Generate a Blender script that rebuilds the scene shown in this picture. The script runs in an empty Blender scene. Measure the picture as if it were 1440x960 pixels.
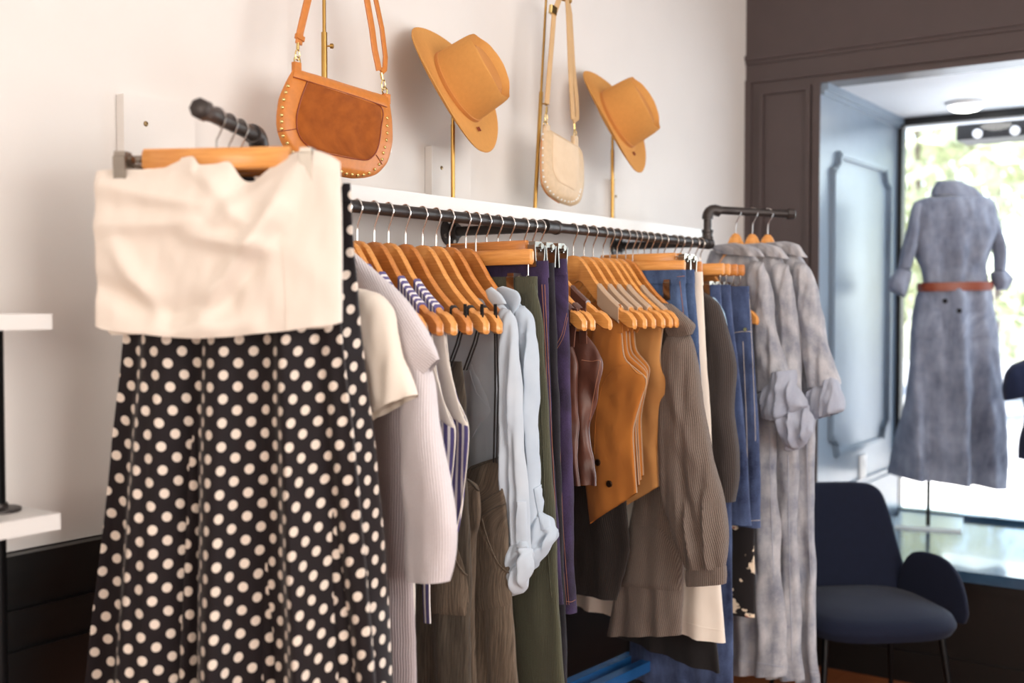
import bpy, bmesh, math, random
from mathutils import Vector, Matrix, noise
from mathutils.bvhtree import BVHTree

random.seed(7)
PI = math.pi
C = bpy.context.scene.collection
SC = bpy.context.scene

# ------------------------------------------------------------------ camera
F = 1590.0                                    # focal length in pixels of the 1440 x 960 frame
TH = math.radians(34.9)                       # the camera is turned this far left of the wall direction (+Y)
PITCH = math.atan(50 / F)
CAM = Vector((1.89, 0.0, 1.44))
R_ = Vector((math.cos(TH), math.sin(TH), 0))
D_ = Vector((-math.sin(TH) * math.cos(PITCH), math.cos(TH) * math.cos(PITCH), -math.sin(PITCH)))
U_ = R_.cross(D_)
cd = bpy.data.cameras.new('camera')
cam = bpy.data.objects.new('camera', cd); C.objects.link(cam)
cam.location = CAM
cam.rotation_euler = D_.to_track_quat('-Z', 'Y').to_euler()
cd.sensor_width = 36; cd.lens = F * 36 / 1440
cd.clip_start = 0.05; cd.clip_end = 200
cd.dof.use_dof = True; cd.dof.focus_distance = 2.62; cd.dof.aperture_fstop = 2.1
SC.camera = cam

# ------------------------------------------------------------------ world, sun, lights, exposure
w = bpy.data.worlds.new('sky'); SC.world = w; w.use_nodes = True
wn = w.node_tree.nodes; wl = w.node_tree.links
bg = wn['Background']
sky = wn.new('ShaderNodeTexSky'); sky.sky_type = 'NISHITA'
sky.sun_elevation = math.radians(52); sky.sun_rotation = math.radians(200); sky.sun_disc = False
sky.air_density = 1.0; sky.dust_density = 1.2; sky.ozone_density = 1.0
wl.new(sky.outputs[0], bg.inputs[0]); bg.inputs[1].default_value = 0.7

def light(name, kind, loc, aim, energy, color, size=None, size_y=None, spread=None):
    l = bpy.data.lights.new(name, kind); l.energy = energy; l.color = color
    if kind == 'AREA':
        l.shape = 'RECTANGLE'; l.size = size; l.size_y = size_y or size
        if spread: l.spread = spread
    if kind == 'SUN': l.angle = math.radians(1)
    if kind == 'POINT': l.shadow_soft_size = size or .05
    o = bpy.data.objects.new(name, l); C.objects.link(o)
    o.location = loc
    o.rotation_euler = (Vector(aim) - Vector(loc)).to_track_quat('-Z', 'Y').to_euler()
    return o
light('sun', 'SUN', (2, 9, 8), (1.2, 5.5, 0), 15.0, (1, .95, .88))
light('assumed_side_daylight', 'AREA', (4.4, 1.3, 1.8), (0.3, 2.1, 1.1), 88, (1, .97, .94), 2.6, 2.0)  # assumed daylight from an unseen source; the right wall has no window
light('assumed_ceiling_light', 'AREA', (1.8, 2.2, 3.15), (1.4, 2.0, 0), 10, (1, .90, .78), 1.0, 2.8)  # unseen ceiling lamp, assumed for fill from above; no fixture is built
light('back_fill_light', 'AREA', (2.6, -3.2, 1.8), (0.7, 1.6, 1.0), 85, (1, .90, .80), 2.6, 1.8)  # warm fill added behind the camera to soften shadows; the back wall has no window
light('shop_window_daylight', 'AREA', (2.0, 5.38, 1.45), (1.5, 0, 1.2), 34, (.76, .88, 1), 3.0, 1.6)
vs = SC.view_settings
vs.view_transform = 'Standard'; vs.look = 'None'; vs.gamma = 1; vs.use_curve_mapping = False
vs.exposure = 0.40

# ------------------------------------------------------------------ materials
def lin(c):
    f = lambda v: v / 12.92 if v <= .04045 else ((v + .055) / 1.055) ** 2.4
    return tuple(f(x / 255) for x in c[:3]) + (1,)
class NT:
    def __init__(s, name):
        s.m = bpy.data.materials.new(name); s.m.use_nodes = True
        s.t = s.m.node_tree; s.b = s.t.nodes['Principled BSDF']; s.out = s.t.nodes['Material Output']
    def n(s, typ, **kw):
        x = s.t.nodes.new(typ)
        for k, v in kw.items(): setattr(x, k, v)
        return x
    def l(s, a, b): s.t.links.new(a, b)
    def val(s, x, inp):
        if isinstance(x, (int, float)): inp.default_value = x
        else: s.l(x, inp)
    def math(s, op, a, b=0.0, c=None):
        x = s.n('ShaderNodeMath', operation=op)
        s.val(a, x.inputs[0]); s.val(b, x.inputs[1])
        if c is not None: s.val(c, x.inputs[2])
        return x.outputs[0]
    def mix(s, fac, a, b):
        x = s.n('ShaderNodeMix', data_type='RGBA')
        s.val(fac, x.inputs[0])
        for v, i in ((a, 6), (b, 7)):
            if isinstance(v, tuple): x.inputs[i].default_value = v
            else: s.l(v, x.inputs[i])
        return x.outputs[2]
    def noise(s, vec, scale, detail=3, rough=.55):
        x = s.n('ShaderNodeTexNoise'); x.inputs['Scale'].default_value = scale
        x.inputs['Detail'].default_value = detail; x.inputs['Roughness'].default_value = rough
        if vec is not None: s.l(vec, x.inputs['Vector'])
        return x.outputs[0]
    def ramp(s, fac, lo, hi):
        x = s.n('ShaderNodeMapRange'); x.inputs[1].default_value = lo; x.inputs[2].default_value = hi
        x.clamp = True; s.l(fac, x.inputs[0]); return x.outputs[0]
    def bump(s, h, strength, dist=.002):
        x = s.n('ShaderNodeBump'); x.inputs['Strength'].default_value = strength
        x.inputs['Distance'].default_value = dist; s.l(h, x.inputs['Height'])
        s.l(x.outputs[0], s.b.inputs['Normal'])
def plain(name, col, rough=.5, metal=0, bump=0, scale=60, spec=.5, vary=.06, coat=0):
    t = NT(name)
    tc = t.n('ShaderNodeTexCoord').outputs['Object']
    nz = t.noise(tc, scale * .2)
    c2 = tuple(min(1, x * (1 - vary * 2)) for x in lin(col)[:3]) + (1,)
    t.l(t.mix(t.ramp(nz, .3, .7), lin(col), c2), t.b.inputs['Base Color'])
    t.b.inputs['Roughness'].default_value = rough; t.b.inputs['Metallic'].default_value = metal
    t.b.inputs['Specular IOR Level'].default_value = spec
    t.b.inputs['Coat Weight'].default_value = coat
    if bump: t.bump(t.noise(tc, scale), bump)
    return t.m
def wood(name, c1, c2, rough=.4, scale=(4, 40, 40), rot=0):
    t = NT(name)
    tc = t.n('ShaderNodeTexCoord').outputs['Object']
    mp = t.n('ShaderNodeMapping'); mp.inputs['Scale'].default_value = scale; t.l(tc, mp.inputs[0])
    nz = t.noise(mp.outputs[0], 3, 5, .6)
    t.l(t.mix(t.ramp(nz, .3, .72), lin(c1), lin(c2)), t.b.inputs['Base Color'])
    t.b.inputs['Roughness'].default_value = rough
    t.bump(nz, .08)
    return t.m
def cloth(name, col, col2=None, pattern=None, rough=.88, wash=5, vary=.5, p=None, sheen=.15, spec=.25):
    """cloth with a colour and weave laid out in the metres of its UV map"""
    t = NT(name)
    uv = t.n('ShaderNodeUVMap').outputs[0]
    sx = t.n('ShaderNodeSeparateXYZ'); t.l(uv, sx.inputs[0]); x, y = sx.outputs[0], sx.outputs[1]
    c1 = lin(col); c2 = lin(col2) if col2 else tuple(v * .8 for v in c1[:3]) + (1,)
    nz = t.noise(uv, wash, 4)
    fine = t.noise(uv, 700, 2)
    base = None; height = fine; hs = .25; hd = .001
    if pattern == 'dots':
        sp, sy, r = p
        def lat(ox, oy):
            a = t.math('SUBTRACT', t.math('FRACT', t.math('ADD', t.math('MULTIPLY', x, 1 / sp), 50 + ox)), .5)
            b = t.math('SUBTRACT', t.math('FRACT', t.math('ADD', t.math('MULTIPLY', y, 1 / sy), 50 + oy)), .5)
            a = t.math('MULTIPLY', a, sp); b = t.math('MULTIPLY', b, sy)
            return t.math('SQRT', t.math('ADD', t.math('MULTIPLY', a, a), t.math('MULTIPLY', b, b)))
        d = t.math('MINIMUM', lat(0, 0), lat(.5, .5))
        x2 = t.n('ShaderNodeMapRange'); x2.inputs[1].default_value = r * .94; x2.inputs[2].default_value = r * 1.04
        x2.inputs[3].default_value = 1; x2.inputs[4].default_value = 0; t.l(d, x2.inputs[0])
        base = t.mix(x2.outputs[0], c1, c2)
    elif pattern in ('vstripe', 'hstripe'):
        k, a, b = p                                         # period, stripe share, thin line share
        q = t.math('FRACT', t.math('ADD', t.math('MULTIPLY', x if pattern == 'vstripe' else y, 1 / k), 50))
        base = t.mix(t.math('LESS_THAN', q, a), c2, c1)
    elif pattern in ('rib', 'cord'):
        k = p
        s_ = t.math('SINE', t.math('MULTIPLY', x, 2 * PI / k))
        rib = t.math('ADD', t.math('MULTIPLY', s_, .5), .5)
        fz = t.noise(uv, 240, 4, .7)
        mixf = t.math('ADD', t.math('MULTIPLY', rib, .55), t.math('MULTIPLY', fz, .55))
        base = t.mix(t.ramp(mixf, .15, .85), c2, c1)
        height = t.math('ADD', rib, t.math('MULTIPLY', fz, .6)); hs = .55; hd = .002
    elif pattern == 'denim':
        vx = t.n('ShaderNodeMapping'); vx.inputs['Scale'].default_value = (900, 220, 1); t.l(uv, vx.inputs[0])
        tw = t.noise(vx.outputs[0], 1, 2)
        v3 = t.n('ShaderNodeMapping'); v3.inputs['Scale'].default_value = (26, 7, 1); t.l(uv, v3.inputs[0])
        st = t.noise(v3.outputs[0], 1, 5, .7)
        f_ = t.math('ADD', t.math('MULTIPLY', nz, .5), t.math('ADD', t.math('MULTIPLY', st, .4), t.math('MULTIPLY', tw, .25)))
        base = t.mix(t.ramp(f_, *(p or (.46, .70))), c1, c2)
        height = t.math('ADD', tw, st); hs = .3; hd = .002
    elif pattern == 'gauze':
        vx = t.n('ShaderNodeMapping'); vx.inputs['Scale'].default_value = (260, 14, 1); t.l(uv, vx.inputs[0])
        cr = t.noise(vx.outputs[0], 1, 4, .65)
        base = t.mix(t.ramp(cr, .3, .72), c1, c2); height = cr; hs = .8; hd = .003
    elif pattern == 'floral':
        vo = t.noise(uv, 13, 3, .6); v2 = t.noise(uv, 34, 2)
        m1 = t.ramp(t.math('ADD', vo, t.math('MULTIPLY', v2, .25)), .70, .72)
        m2 = t.ramp(t.noise(uv, 23, 2), .64, .66)
        base = t.mix(m1, c1, c2); base = t.mix(t.math('MULTIPLY', m2, m1), base, lin((150, 45, 35)))
    elif pattern == 'satin':
        base = t.mix(t.ramp(nz, .3, .7), c1, c2)
    else:
        base = t.mix(t.math('MULTIPLY', t.ramp(nz, .3, .7), vary), c1, c2)
    t.l(base, t.b.inputs['Base Color'])
    t.b.inputs['Roughness'].default_value = rough
    t.b.inputs['Specular IOR Level'].default_value = spec
    t.b.inputs['Sheen Weight'].default_value = sheen
    t.bump(height, hs, hd)
    return t.m

M = {}
M['wall'] = plain('white_wall_paint', (225, 220, 215), .6, vary=.012, bump=.02, scale=30)
M['shelf'] = plain('white_gloss_board', (228, 226, 223), .35, vary=.01)
M['dark'] = plain('charcoal_brown_paint', (74, 62, 61), .38, vary=.04, spec=.5)
M['black'] = plain('black_panel_paint', (14, 13, 13), .35, vary=.05)
M['blue'] = plain('slate_blue_paint', (122, 138, 154), .3, vary=.03)
M['deck'] = plain('dark_gloss_deck', (52, 78, 102), .18, vary=.1, coat=.3)
M['ceil'] = plain('white_ceiling_paint', (236, 238, 240), .6, vary=.01)
M['floorwood'] = wood('orange_floor_wood', (150, 86, 46), (110, 58, 30), .4, (3, 30, 30))
M['pipe'] = plain('black_iron_pipe', (74, 68, 66), .42, .6, bump=.1, scale=90, vary=.2)
M['wire'] = plain('chrome_wire', (215, 210, 205), .18, 1)
M['clip'] = plain('steel_clip', (176, 168, 158), .28, 1, vary=.12)
M['hang'] = wood('honey_bamboo', (234, 168, 94), (208, 134, 62), .3, (5, 70, 70))
M['hang2'] = wood('dark_bamboo', (212, 140, 70), (180, 106, 46), .3, (5, 70, 70))
M['brass'] = plain('brushed_brass', (190, 150, 84), .34, 1, vary=.1)
M['gold'] = plain('pale_gold', (225, 196, 130), .2, 1)
M['screw'] = plain('brass_screw', (150, 125, 90), .35, 1)
M['leather'] = plain('tan_leather', (204, 124, 50), .42, bump=.12, scale=420, vary=.07)
M['suede'] = cloth('rust_suede', (160, 86, 28), (132, 66, 20), wash=28, vary=.9, sheen=.05, rough=.95)
M['creamleather'] = plain('cream_leather', (216, 188, 152), .5, bump=.1, scale=400)
M['creamsuede'] = cloth('cream_suede', (226, 202, 172), (212, 186, 154), wash=25, sheen=.3)
M['felt'] = plain('camel_felt', (206, 148, 82), .9, bump=.1, scale=500, vary=.03, spec=.15)
M['feltband'] = plain('camel_ribbon', (194, 130, 66), .8, vary=.03)
M['white_satin'] = cloth('ivory_satin', (230, 219, 207), (226, 212, 198), rough=.55, sheen=.1, vary=.3)
M['cream'] = cloth('cream_cotton', (236, 225, 212), (226, 212, 196), vary=.4)
M['lining'] = cloth('ecru_cotton', (226, 218, 208), (212, 203, 192), vary=.4)
M['polka'] = cloth('polka_dot_crepe', (22, 13, 17), (226, 212, 198), 'dots', p=(.0500, .0395, .0082), rough=.7)
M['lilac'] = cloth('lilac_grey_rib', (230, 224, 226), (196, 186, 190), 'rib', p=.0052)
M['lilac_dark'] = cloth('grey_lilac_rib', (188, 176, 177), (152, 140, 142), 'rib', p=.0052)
M['vstripe'] = cloth('navy_striped_cotton', (92, 84, 134), (236, 230, 226), 'vstripe', p=(.0150, .60, 0))
M['hstripe'] = cloth('navy_striped_cotton_across', (98, 90, 138), (232, 226, 226), 'vstripe', p=(.0125, .55, 0))
M['olive'] = cloth('brown_olive_gauze', (66, 56, 46), (120, 104, 88), 'gauze')
M['olive_dark'] = cloth('dark_olive_gauze', (50, 43, 36), (92, 82, 70), 'gauze')
M['chambray'] = cloth('pale_chambray', (186, 197, 208), (166, 179, 193), wash=12, vary=.6)
M['chambray2'] = cloth('faded_chambray', (192, 200, 208), (168, 180, 193), wash=9, vary=.6)
M['cord'] = cloth('olive_corduroy', (88, 88, 70), (64, 64, 50), 'cord', p=.0036)
M['purple'] = cloth('dark_purple_denim', (32, 24, 38), (70, 55, 92), 'denim', wash=8)
M['blackdenim'] = cloth('black_denim', (26, 24, 28), (46, 43, 50), 'denim', wash=8)
M['stitch'] = plain('copper_thread', (158, 106, 80), .7)
M['whitestitch'] = plain('pale_thread', (200, 190, 180), .7)
M['brown'] = cloth('chocolate_satin', (70, 38, 28), (98, 56, 42), 'satin', rough=.34, wash=14, spec=.5)
M['tan'] = cloth('camel_twill', (180, 112, 46), (160, 94, 36), wash=9, vary=.6)
M['tan2'] = cloth('light_camel_twill', (204, 148, 88), (188, 130, 72), wash=9, vary=.6)
M['taupe'] = cloth('taupe_lining', (184, 156, 130), (168, 140, 114), wash=9, vary=.5)
M['grey'] = cloth('brown_grey_knit', (136, 122, 112), (74, 62, 56), 'rib', p=.0056)
M['grey_dark'] = cloth('charcoal_knit', (82, 73, 69), (44, 38, 37), 'rib', p=.0060)
M['darkrib'] = cloth('dark_brown_rib', (48, 40, 36), (34, 28, 26), 'rib', p=.0060)
M['denim'] = cloth('mid_blue_denim', (30, 46, 82), (88, 112, 152), 'denim', wash=7)
M['denim_dark'] = cloth('indigo_denim', (28, 36, 64), (84, 100, 138), 'denim', wash=7)
M['acid'] = cloth('acid_wash_denim', (112, 118, 134), (206, 204, 206), 'denim', wash=12, p=(.42, .76))
M['acid_in'] = cloth('acid_wash_denim_inside', (150, 156, 174), (172, 176, 188), 'denim', wash=14)
M['dress'] = cloth('washed_denim', (92, 98, 116), (168, 174, 190), 'denim', wash=10, p=(.40, .80))
M['skyblue'] = cloth('sky_blue_cotton', (160, 196, 224), (190, 214, 232), wash=14)
M['floral'] = cloth('black_floral_crepe', (30, 25, 26), (226, 206, 180), 'floral')
M['blackcloth'] = cloth('black_crepe', (24, 21, 22), (36, 32, 32))
M['navy'] = cloth('navy_jersey', (24, 32, 58), (34, 46, 78), wash=10)
M['chair'] = cloth('midnight_wool', (16, 22, 42), (12, 17, 34), wash=40, sheen=.05)
M['bronze'] = plain('dark_bronze', (72, 52, 38), .35, .8)
M['belt'] = plain('red_brown_leather', (140, 62, 30), .4)
M['bluemetal'] = plain('blue_enamelled_steel', (42, 110, 178), .25, .3)
M['blacksteel'] = plain('black_steel', (22, 22, 24), .35, .6)
M['offwhite'] = plain('white_plastic', (236, 238, 238), .35, vary=.01)
M['frosted'] = plain('pale_blue_base', (206, 222, 228), .15, vary=.02)
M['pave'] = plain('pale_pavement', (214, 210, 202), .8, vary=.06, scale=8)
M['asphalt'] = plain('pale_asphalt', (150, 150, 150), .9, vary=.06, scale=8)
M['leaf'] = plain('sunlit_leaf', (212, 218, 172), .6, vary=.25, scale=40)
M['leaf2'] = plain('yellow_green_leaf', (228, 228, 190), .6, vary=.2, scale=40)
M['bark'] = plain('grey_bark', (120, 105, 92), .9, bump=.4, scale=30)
M['tag'] = plain('white_card', (246, 244, 240), .6, vary=.01)
def glass():
    t = NT('window_glass')
    tr = t.n('ShaderNodeBsdfTransparent'); gl = t.n('ShaderNodeBsdfGlossy'); gl.inputs['Roughness'].default_value = .01
    fr = t.n('ShaderNodeFresnel'); fr.inputs[0].default_value = 1.4
    mx = t.n('ShaderNodeMixShader'); t.l(fr.outputs[0], mx.inputs[0]); t.l(tr.outputs[0], mx.inputs[1]); t.l(gl.outputs[0], mx.inputs[2])
    t.l(mx.outputs[0], t.out.inputs[0]); return t.m
M['glass'] = glass()
def emit(name, col, st):
    t = NT(name); e = t.n('ShaderNodeEmission'); e.inputs[0].default_value = lin(col); e.inputs[1].default_value = st
    t.l(e.outputs[0], t.out.inputs[0]); return t.m
M['lamp'] = emit('lit_diffuser', (255, 252, 246), 7.0)

# ------------------------------------------------------------------ geometry helpers
def ray(u, v): return (R_ * ((u - 720) / F) + U_ * ((480 - v) / F) + D_).normalized()
def hit(u, v, p0, n):
    d = ray(u, v); k = (Vector(p0) - CAM).dot(n) / d.dot(n); return CAM + d * k
def hx(u, v, x): return hit(u, v, (x, 0, 0), Vector((1, 0, 0)))
def hy(u, v, y): return hit(u, v, (0, y, 0), Vector((0, 1, 0)))
def hz(u, v, z): return hit(u, v, (0, 0, z), Vector((0, 0, 1)))

class MB:
    def __init__(s): s.v = []; s.f = []; s.uv = []
    def add(s, v, f, uv=None):
        o = len(s.v); s.v += [Vector(p) for p in v]; s.uv += uv or [(p[0] + p[1] * .7, p[2]) for p in v]
        s.f += [tuple(i + o for i in q) for q in f]; return s
    def box(s, a, b):
        x0, y0, z0 = (min(a[i], b[i]) for i in range(3)); x1, y1, z1 = (max(a[i], b[i]) for i in range(3))
        v = [(x, y, z) for z in (z0, z1) for y in (y0, y1) for x in (x0, x1)]
        return s.add(v, [(0, 2, 3, 1), (4, 5, 7, 6), (0, 1, 5, 4), (2, 6, 7, 3), (0, 4, 6, 2), (1, 3, 7, 5)])
    def obox(s, c, ax, ay, az, bev=0):
        """box about c with half axes; bev cuts the corners of the ax/az outline"""
        c = Vector(c)
        v = [c + ax * i + ay * j + az * k for k in (-1, 1) for j in (-1, 1) for i in (-1, 1)]
        return s.add(v, [(0, 2, 3, 1), (4, 5, 7, 6), (0, 1, 5, 4), (2, 6, 7, 3), (0, 4, 6, 2), (1, 3, 7, 5)])
    def loft(s, rings, cap=True, closed=True):
        n = len(rings[0]); v = []; uv = []
        acc = 0
        for k, r in enumerate(rings):
            if k: acc += (Vector(r[0]) - Vector(rings[k - 1][0])).length
            arc = 0
            for i, p in enumerate(r):
                if i: arc += (Vector(p) - Vector(r[i - 1])).length
                v.append(p); uv.append((acc, arc))
        f = []
        m = n if closed else n - 1
        for k in range(len(rings) - 1):
            for i in range(m):
                a, b = k * n + i, k * n + (i + 1) % n
                f.append((a, b, b + n, a + n))
        if cap and closed:
            f.append(tuple(range(n - 1, -1, -1))); f.append(tuple((len(rings) - 1) * n + i for i in range(n)))
        return s.add(v, f, uv)
    def tube(s, pts, r, seg=10, flat=None):
        """round tube, or with flat=(width_dir, half_w, half_t) a ribbon"""
        pts = [Vector(p) for p in pts]; rings = []
        up = None
        for i, p in enumerate(pts):
            t = (pts[min(i + 1, len(pts) - 1)] - pts[max(i - 1, 0)])
            t = t.normalized() if t.length > 1e-9 else Vector((0, 0, 1))
            if flat:
                a = Vector(flat[0]); a = (a - t * a.dot(t)).normalized(); b = t.cross(a)
                hw, ht = flat[1], flat[2]
                rings.append([p + a * x * hw + b * y * ht for x, y in ((-1, -.6), (-.85, -1), (.85, -1), (1, -.6), (1, .6), (.85, 1), (-.85, 1), (-1, .6))])
            else:
                if up is None:
                    up = Vector((0, 0, 1)) if abs(t.z) < .9 else Vector((1, 0, 0))
                a = (up - t * up.dot(t)).normalized(); up = a; b = t.cross(a)
                rr = r[i] if isinstance(r, (list, tuple)) else r
                rings.append([p + (a * math.cos(2 * PI * k / seg) + b * math.sin(2 * PI * k / seg)) * rr for k in range(seg)])
        return s.loft(rings)
    def lathe(s, prof, o=(0, 0, 0), axis=(0, 0, 1), seg=28):
        ax = Vector(axis).normalized(); a = ax.orthogonal().normalized(); b = ax.cross(a); o = Vector(o)
        return s.loft([[o + ax * h + (a * math.cos(2 * PI * k / seg) + b * math.sin(2 * PI * k / seg)) * max(r, 1e-5) for k in range(seg)] for r, h in prof])
    def ball(s, c, r, seg=10):
        return s.lathe([(r * math.sin(PI * k / 6), -r * math.cos(PI * k / 6)) for k in range(7)], c, seg=seg)
    def bvh(s): return BVHTree.FromPolygons(s.v, s.f)

WL = {}
def obj(name, mb, mat, parent=None, smooth=True):
    o0 = WL.get(parent.name, Vector()) if parent else Vector()
    me = bpy.data.meshes.new(name)
    me.from_pydata([tuple(p - o0) for p in mb.v], [], mb.f)
    ul = me.uv_layers.new(name='UVMap')
    idx = [0] * len(me.loops); me.loops.foreach_get('vertex_index', idx)
    flat = []
    for i in idx: flat += mb.uv[i]
    ul.data.foreach_set('uv', flat)
    if mat: me.materials.append(M[mat] if isinstance(mat, str) else mat)
    me.validate()
    if smooth:
        me.polygons.foreach_set('use_smooth', [True] * len(me.polygons))
        try: me.set_sharp_from_angle(angle=math.radians(42))
        except Exception: pass
    o = bpy.data.objects.new(name, me); C.objects.link(o)
    if parent: o.parent = parent
    WL[o.name] = o0
    return o
def tag(o, label=None, cat=None, group=None, kind=None):
    if label: o['label'] = label
    if cat: o['category'] = cat
    if group: o['group'] = group
    if kind: o['kind'] = kind
    return o
def thing(name, label, cat, loc=(0, 0, 0), group=None):
    o = bpy.data.objects.new(name, None); C.objects.link(o); o.location = loc; o.empty_display_size = .05
    WL[o.name] = Vector(loc)
    return tag(o, label, cat, group)
def struct(name, mb, mat, parent=None, smooth=False):
    o = obj(name, mb, mat, parent, smooth)
    if not parent: o['kind'] = 'structure'
    return o
def box(a, b): return MB().box(a, b)

class Fr:
    """a hanging plane: s runs out from the wall, n towards the near side of the rail, z is world height"""
    def __init__(s, o, phi):
        s.o = Vector(o); p = math.radians(phi); s.phi = phi
        s.ex = Vector((math.cos(p), -math.sin(p), 0)); s.en = Vector((-math.sin(p), -math.cos(p), 0))
    def P(s, a, n, z): return Vector((s.o.x, s.o.y, 0)) + s.ex * a + s.en * n + Vector((0, 0, z))
    def sz(s, u, v, n=0):
        h = hit(u, v, s.o + s.en * n, s.en); return ((h - s.o).dot(s.ex), h.z)
def crom(pts, t):
    """Catmull-Rom through a list of tuples at t in 0..1"""
    k = len(pts) - 1; x = min(max(t, 0), 1) * k; i = min(int(x), k - 1); f = x - i
    p0, p1, p2, p3 = pts[max(i - 1, 0)], pts[i], pts[i + 1], pts[min(i + 2, k)]
    r = []
    for a, b, c, d in zip(p0, p1, p2, p3):
        m1 = (c - a) * .5 * .8; m2 = (d - b) * .5 * .8
        r.append((2 * f**3 - 3 * f**2 + 1) * b + (f**3 - 2 * f**2 + f) * m1 + (-2 * f**3 + 3 * f**2) * c + (f**3 - f**2) * m2)
    return tuple(r)
def rows_local(fr, rows, n=0):
    """rows of (left, right): right is a photo point or ('l', s, z); left likewise, or a bare number = s at the right point's height"""
    out = []
    for L, Rr in rows:
        r = tuple(Rr[1:]) if Rr[0] == 'l' else fr.sz(*Rr, n)
        if isinstance(L, (int, float)): l = (L, r[1])
        elif L[0] == 'l': l = tuple(L[1:])
        else: l = fr.sz(*L, n)
        out.append((*l, *r))
    return out
def shell(fr, rows, T=.03, n0=0, folds=(0, .006, 14), wr=.004, seed=0, N=44, Mx=36, close=True, e=.6, nf=None, loc=None, cols=False, ridges=(), uvs=1.0, closeb=False, bk=.4):
    """a flattened cloth tube lofted down the rows; folds = (amp at top, amp at hem, folds per metre)"""
    lr = loc or rows_local(fr, rows, n0)
    rg = []
    for (p, q, amp, wd) in ridges: rg.append((Vector(fr.sz(*p, n0)), Vector(fr.sz(*q, n0)), amp, wd))
    rnd = random.Random(seed * 13 + 5); ph = [rnd.uniform(0, 6.28) for _ in range(5)]
    mb = MB(); grid = []; Ts = T if isinstance(T, (list, tuple)) else [T, T]
    for j in range(N + 1):
        tj = j / N; row = []
        amp = folds[0] + (folds[1] - folds[0]) * tj
        tk = crom([(x,) for x in Ts], tj)[0]
        cl = 1.0
        if close and tj < .1: cl = max(.12, math.sin(tj / .1 * PI / 2))
        if closeb and tj > .92: cl = min(cl, max(.1, math.sin((1 - tj) / .08 * PI / 2)))
        for i in range(Mx + 1):
            a = PI * i / Mx; fs = (1 - math.cos(a)) / 2
            if cols:
                q = crom(lr, fs); s_, z_ = q[0] + (q[2] - q[0]) * tj, q[1] + (q[3] - q[1]) * tj
            else:
                q = crom(lr, tj); s_, z_ = q[0] + (q[2] - q[0]) * fs, q[1] + (q[3] - q[1]) * fs
            wv = amp * (.65 * math.sin(2 * PI * folds[2] * s_ + ph[0] + .8 * math.sin(2.2 * z_ + ph[1])) + .35 * math.sin(2 * PI * folds[2] * 1.73 * s_ + ph[2] + 2.0 * z_))
            if wr: wv += wr * (1.3 * noise.noise(Vector((s_ * 11 + seed * 3.1, z_ * 6, seed * 1.7))) + .8 * noise.noise(Vector((s_ * 24 + z_ * 7 + seed, z_ * 10, seed * 2.3))) + .35 * noise.noise(Vector((s_ * 50 - z_ * 12, z_ * 26 + seed, 1.1))))
            for p, q2, ra, wd in rg:
                dv = q2 - p; pt = Vector((s_, z_)); k = max(0, min(1, (pt - p).dot(dv) / dv.length_squared))
                d = (pt - (p + dv * k)).length; wv += ra * math.exp(-(d / wd) ** 2) * (.35 + .65 * math.sin(PI * min(1, max(0, .1 + .8 * k))))
            if nf: wv += nf(s_, z_)
            row.append((s_, z_, tk * cl * max(math.sin(a), 0) ** e, wv))
        grid.append(row)
    v = []; uv = []; W = 2 * Mx + 1
    vl = 0
    for j, row in enumerate(grid):
        if j: vl += abs(grid[j][Mx // 2][1] - grid[j - 1][Mx // 2][1])
        ring = [fr.P(s_, n0 + w_ + t_, z_) for s_, z_, t_, w_ in row] + [fr.P(s_, n0 + w_ - t_ * bk, z_) for s_, z_, t_, w_ in reversed(row[:-1])]
        arc = [0]
        for i in range(1, W): arc.append(arc[-1] + (ring[i] - ring[i - 1]).length)
        mid = arc[Mx // 2]
        for i in range(W): v.append(ring[i]); uv.append(((arc[i] - mid) * uvs, -vl))
    f = [(j * W + i, (j + 1) * W + i, (j + 1) * W + i + 1, j * W + i + 1) for j in range(N) for i in range(W - 1)]
    mb.add(v, f, uv); mb.lr = lr
    return mb
def edge_tube(fr, loc, r=.0016, n=0, k0=0, k1=1, right=True):
    pts = [crom(loc, k0 + (k1 - k0) * k / 30) for k in range(31)]
    return MB().tube([fr.P(q[2] if right else q[0], n, q[3] if right else q[1]) for q in pts], r, 6)
def cast(bvh, u, v, off=0):
    p, n, i, d = bvh.ray_cast(CAM, ray(u, v))
    if p is None: return None, None
    if n.dot(ray(u, v)) > 0: n = -n
    return p + n * off, n
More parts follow.
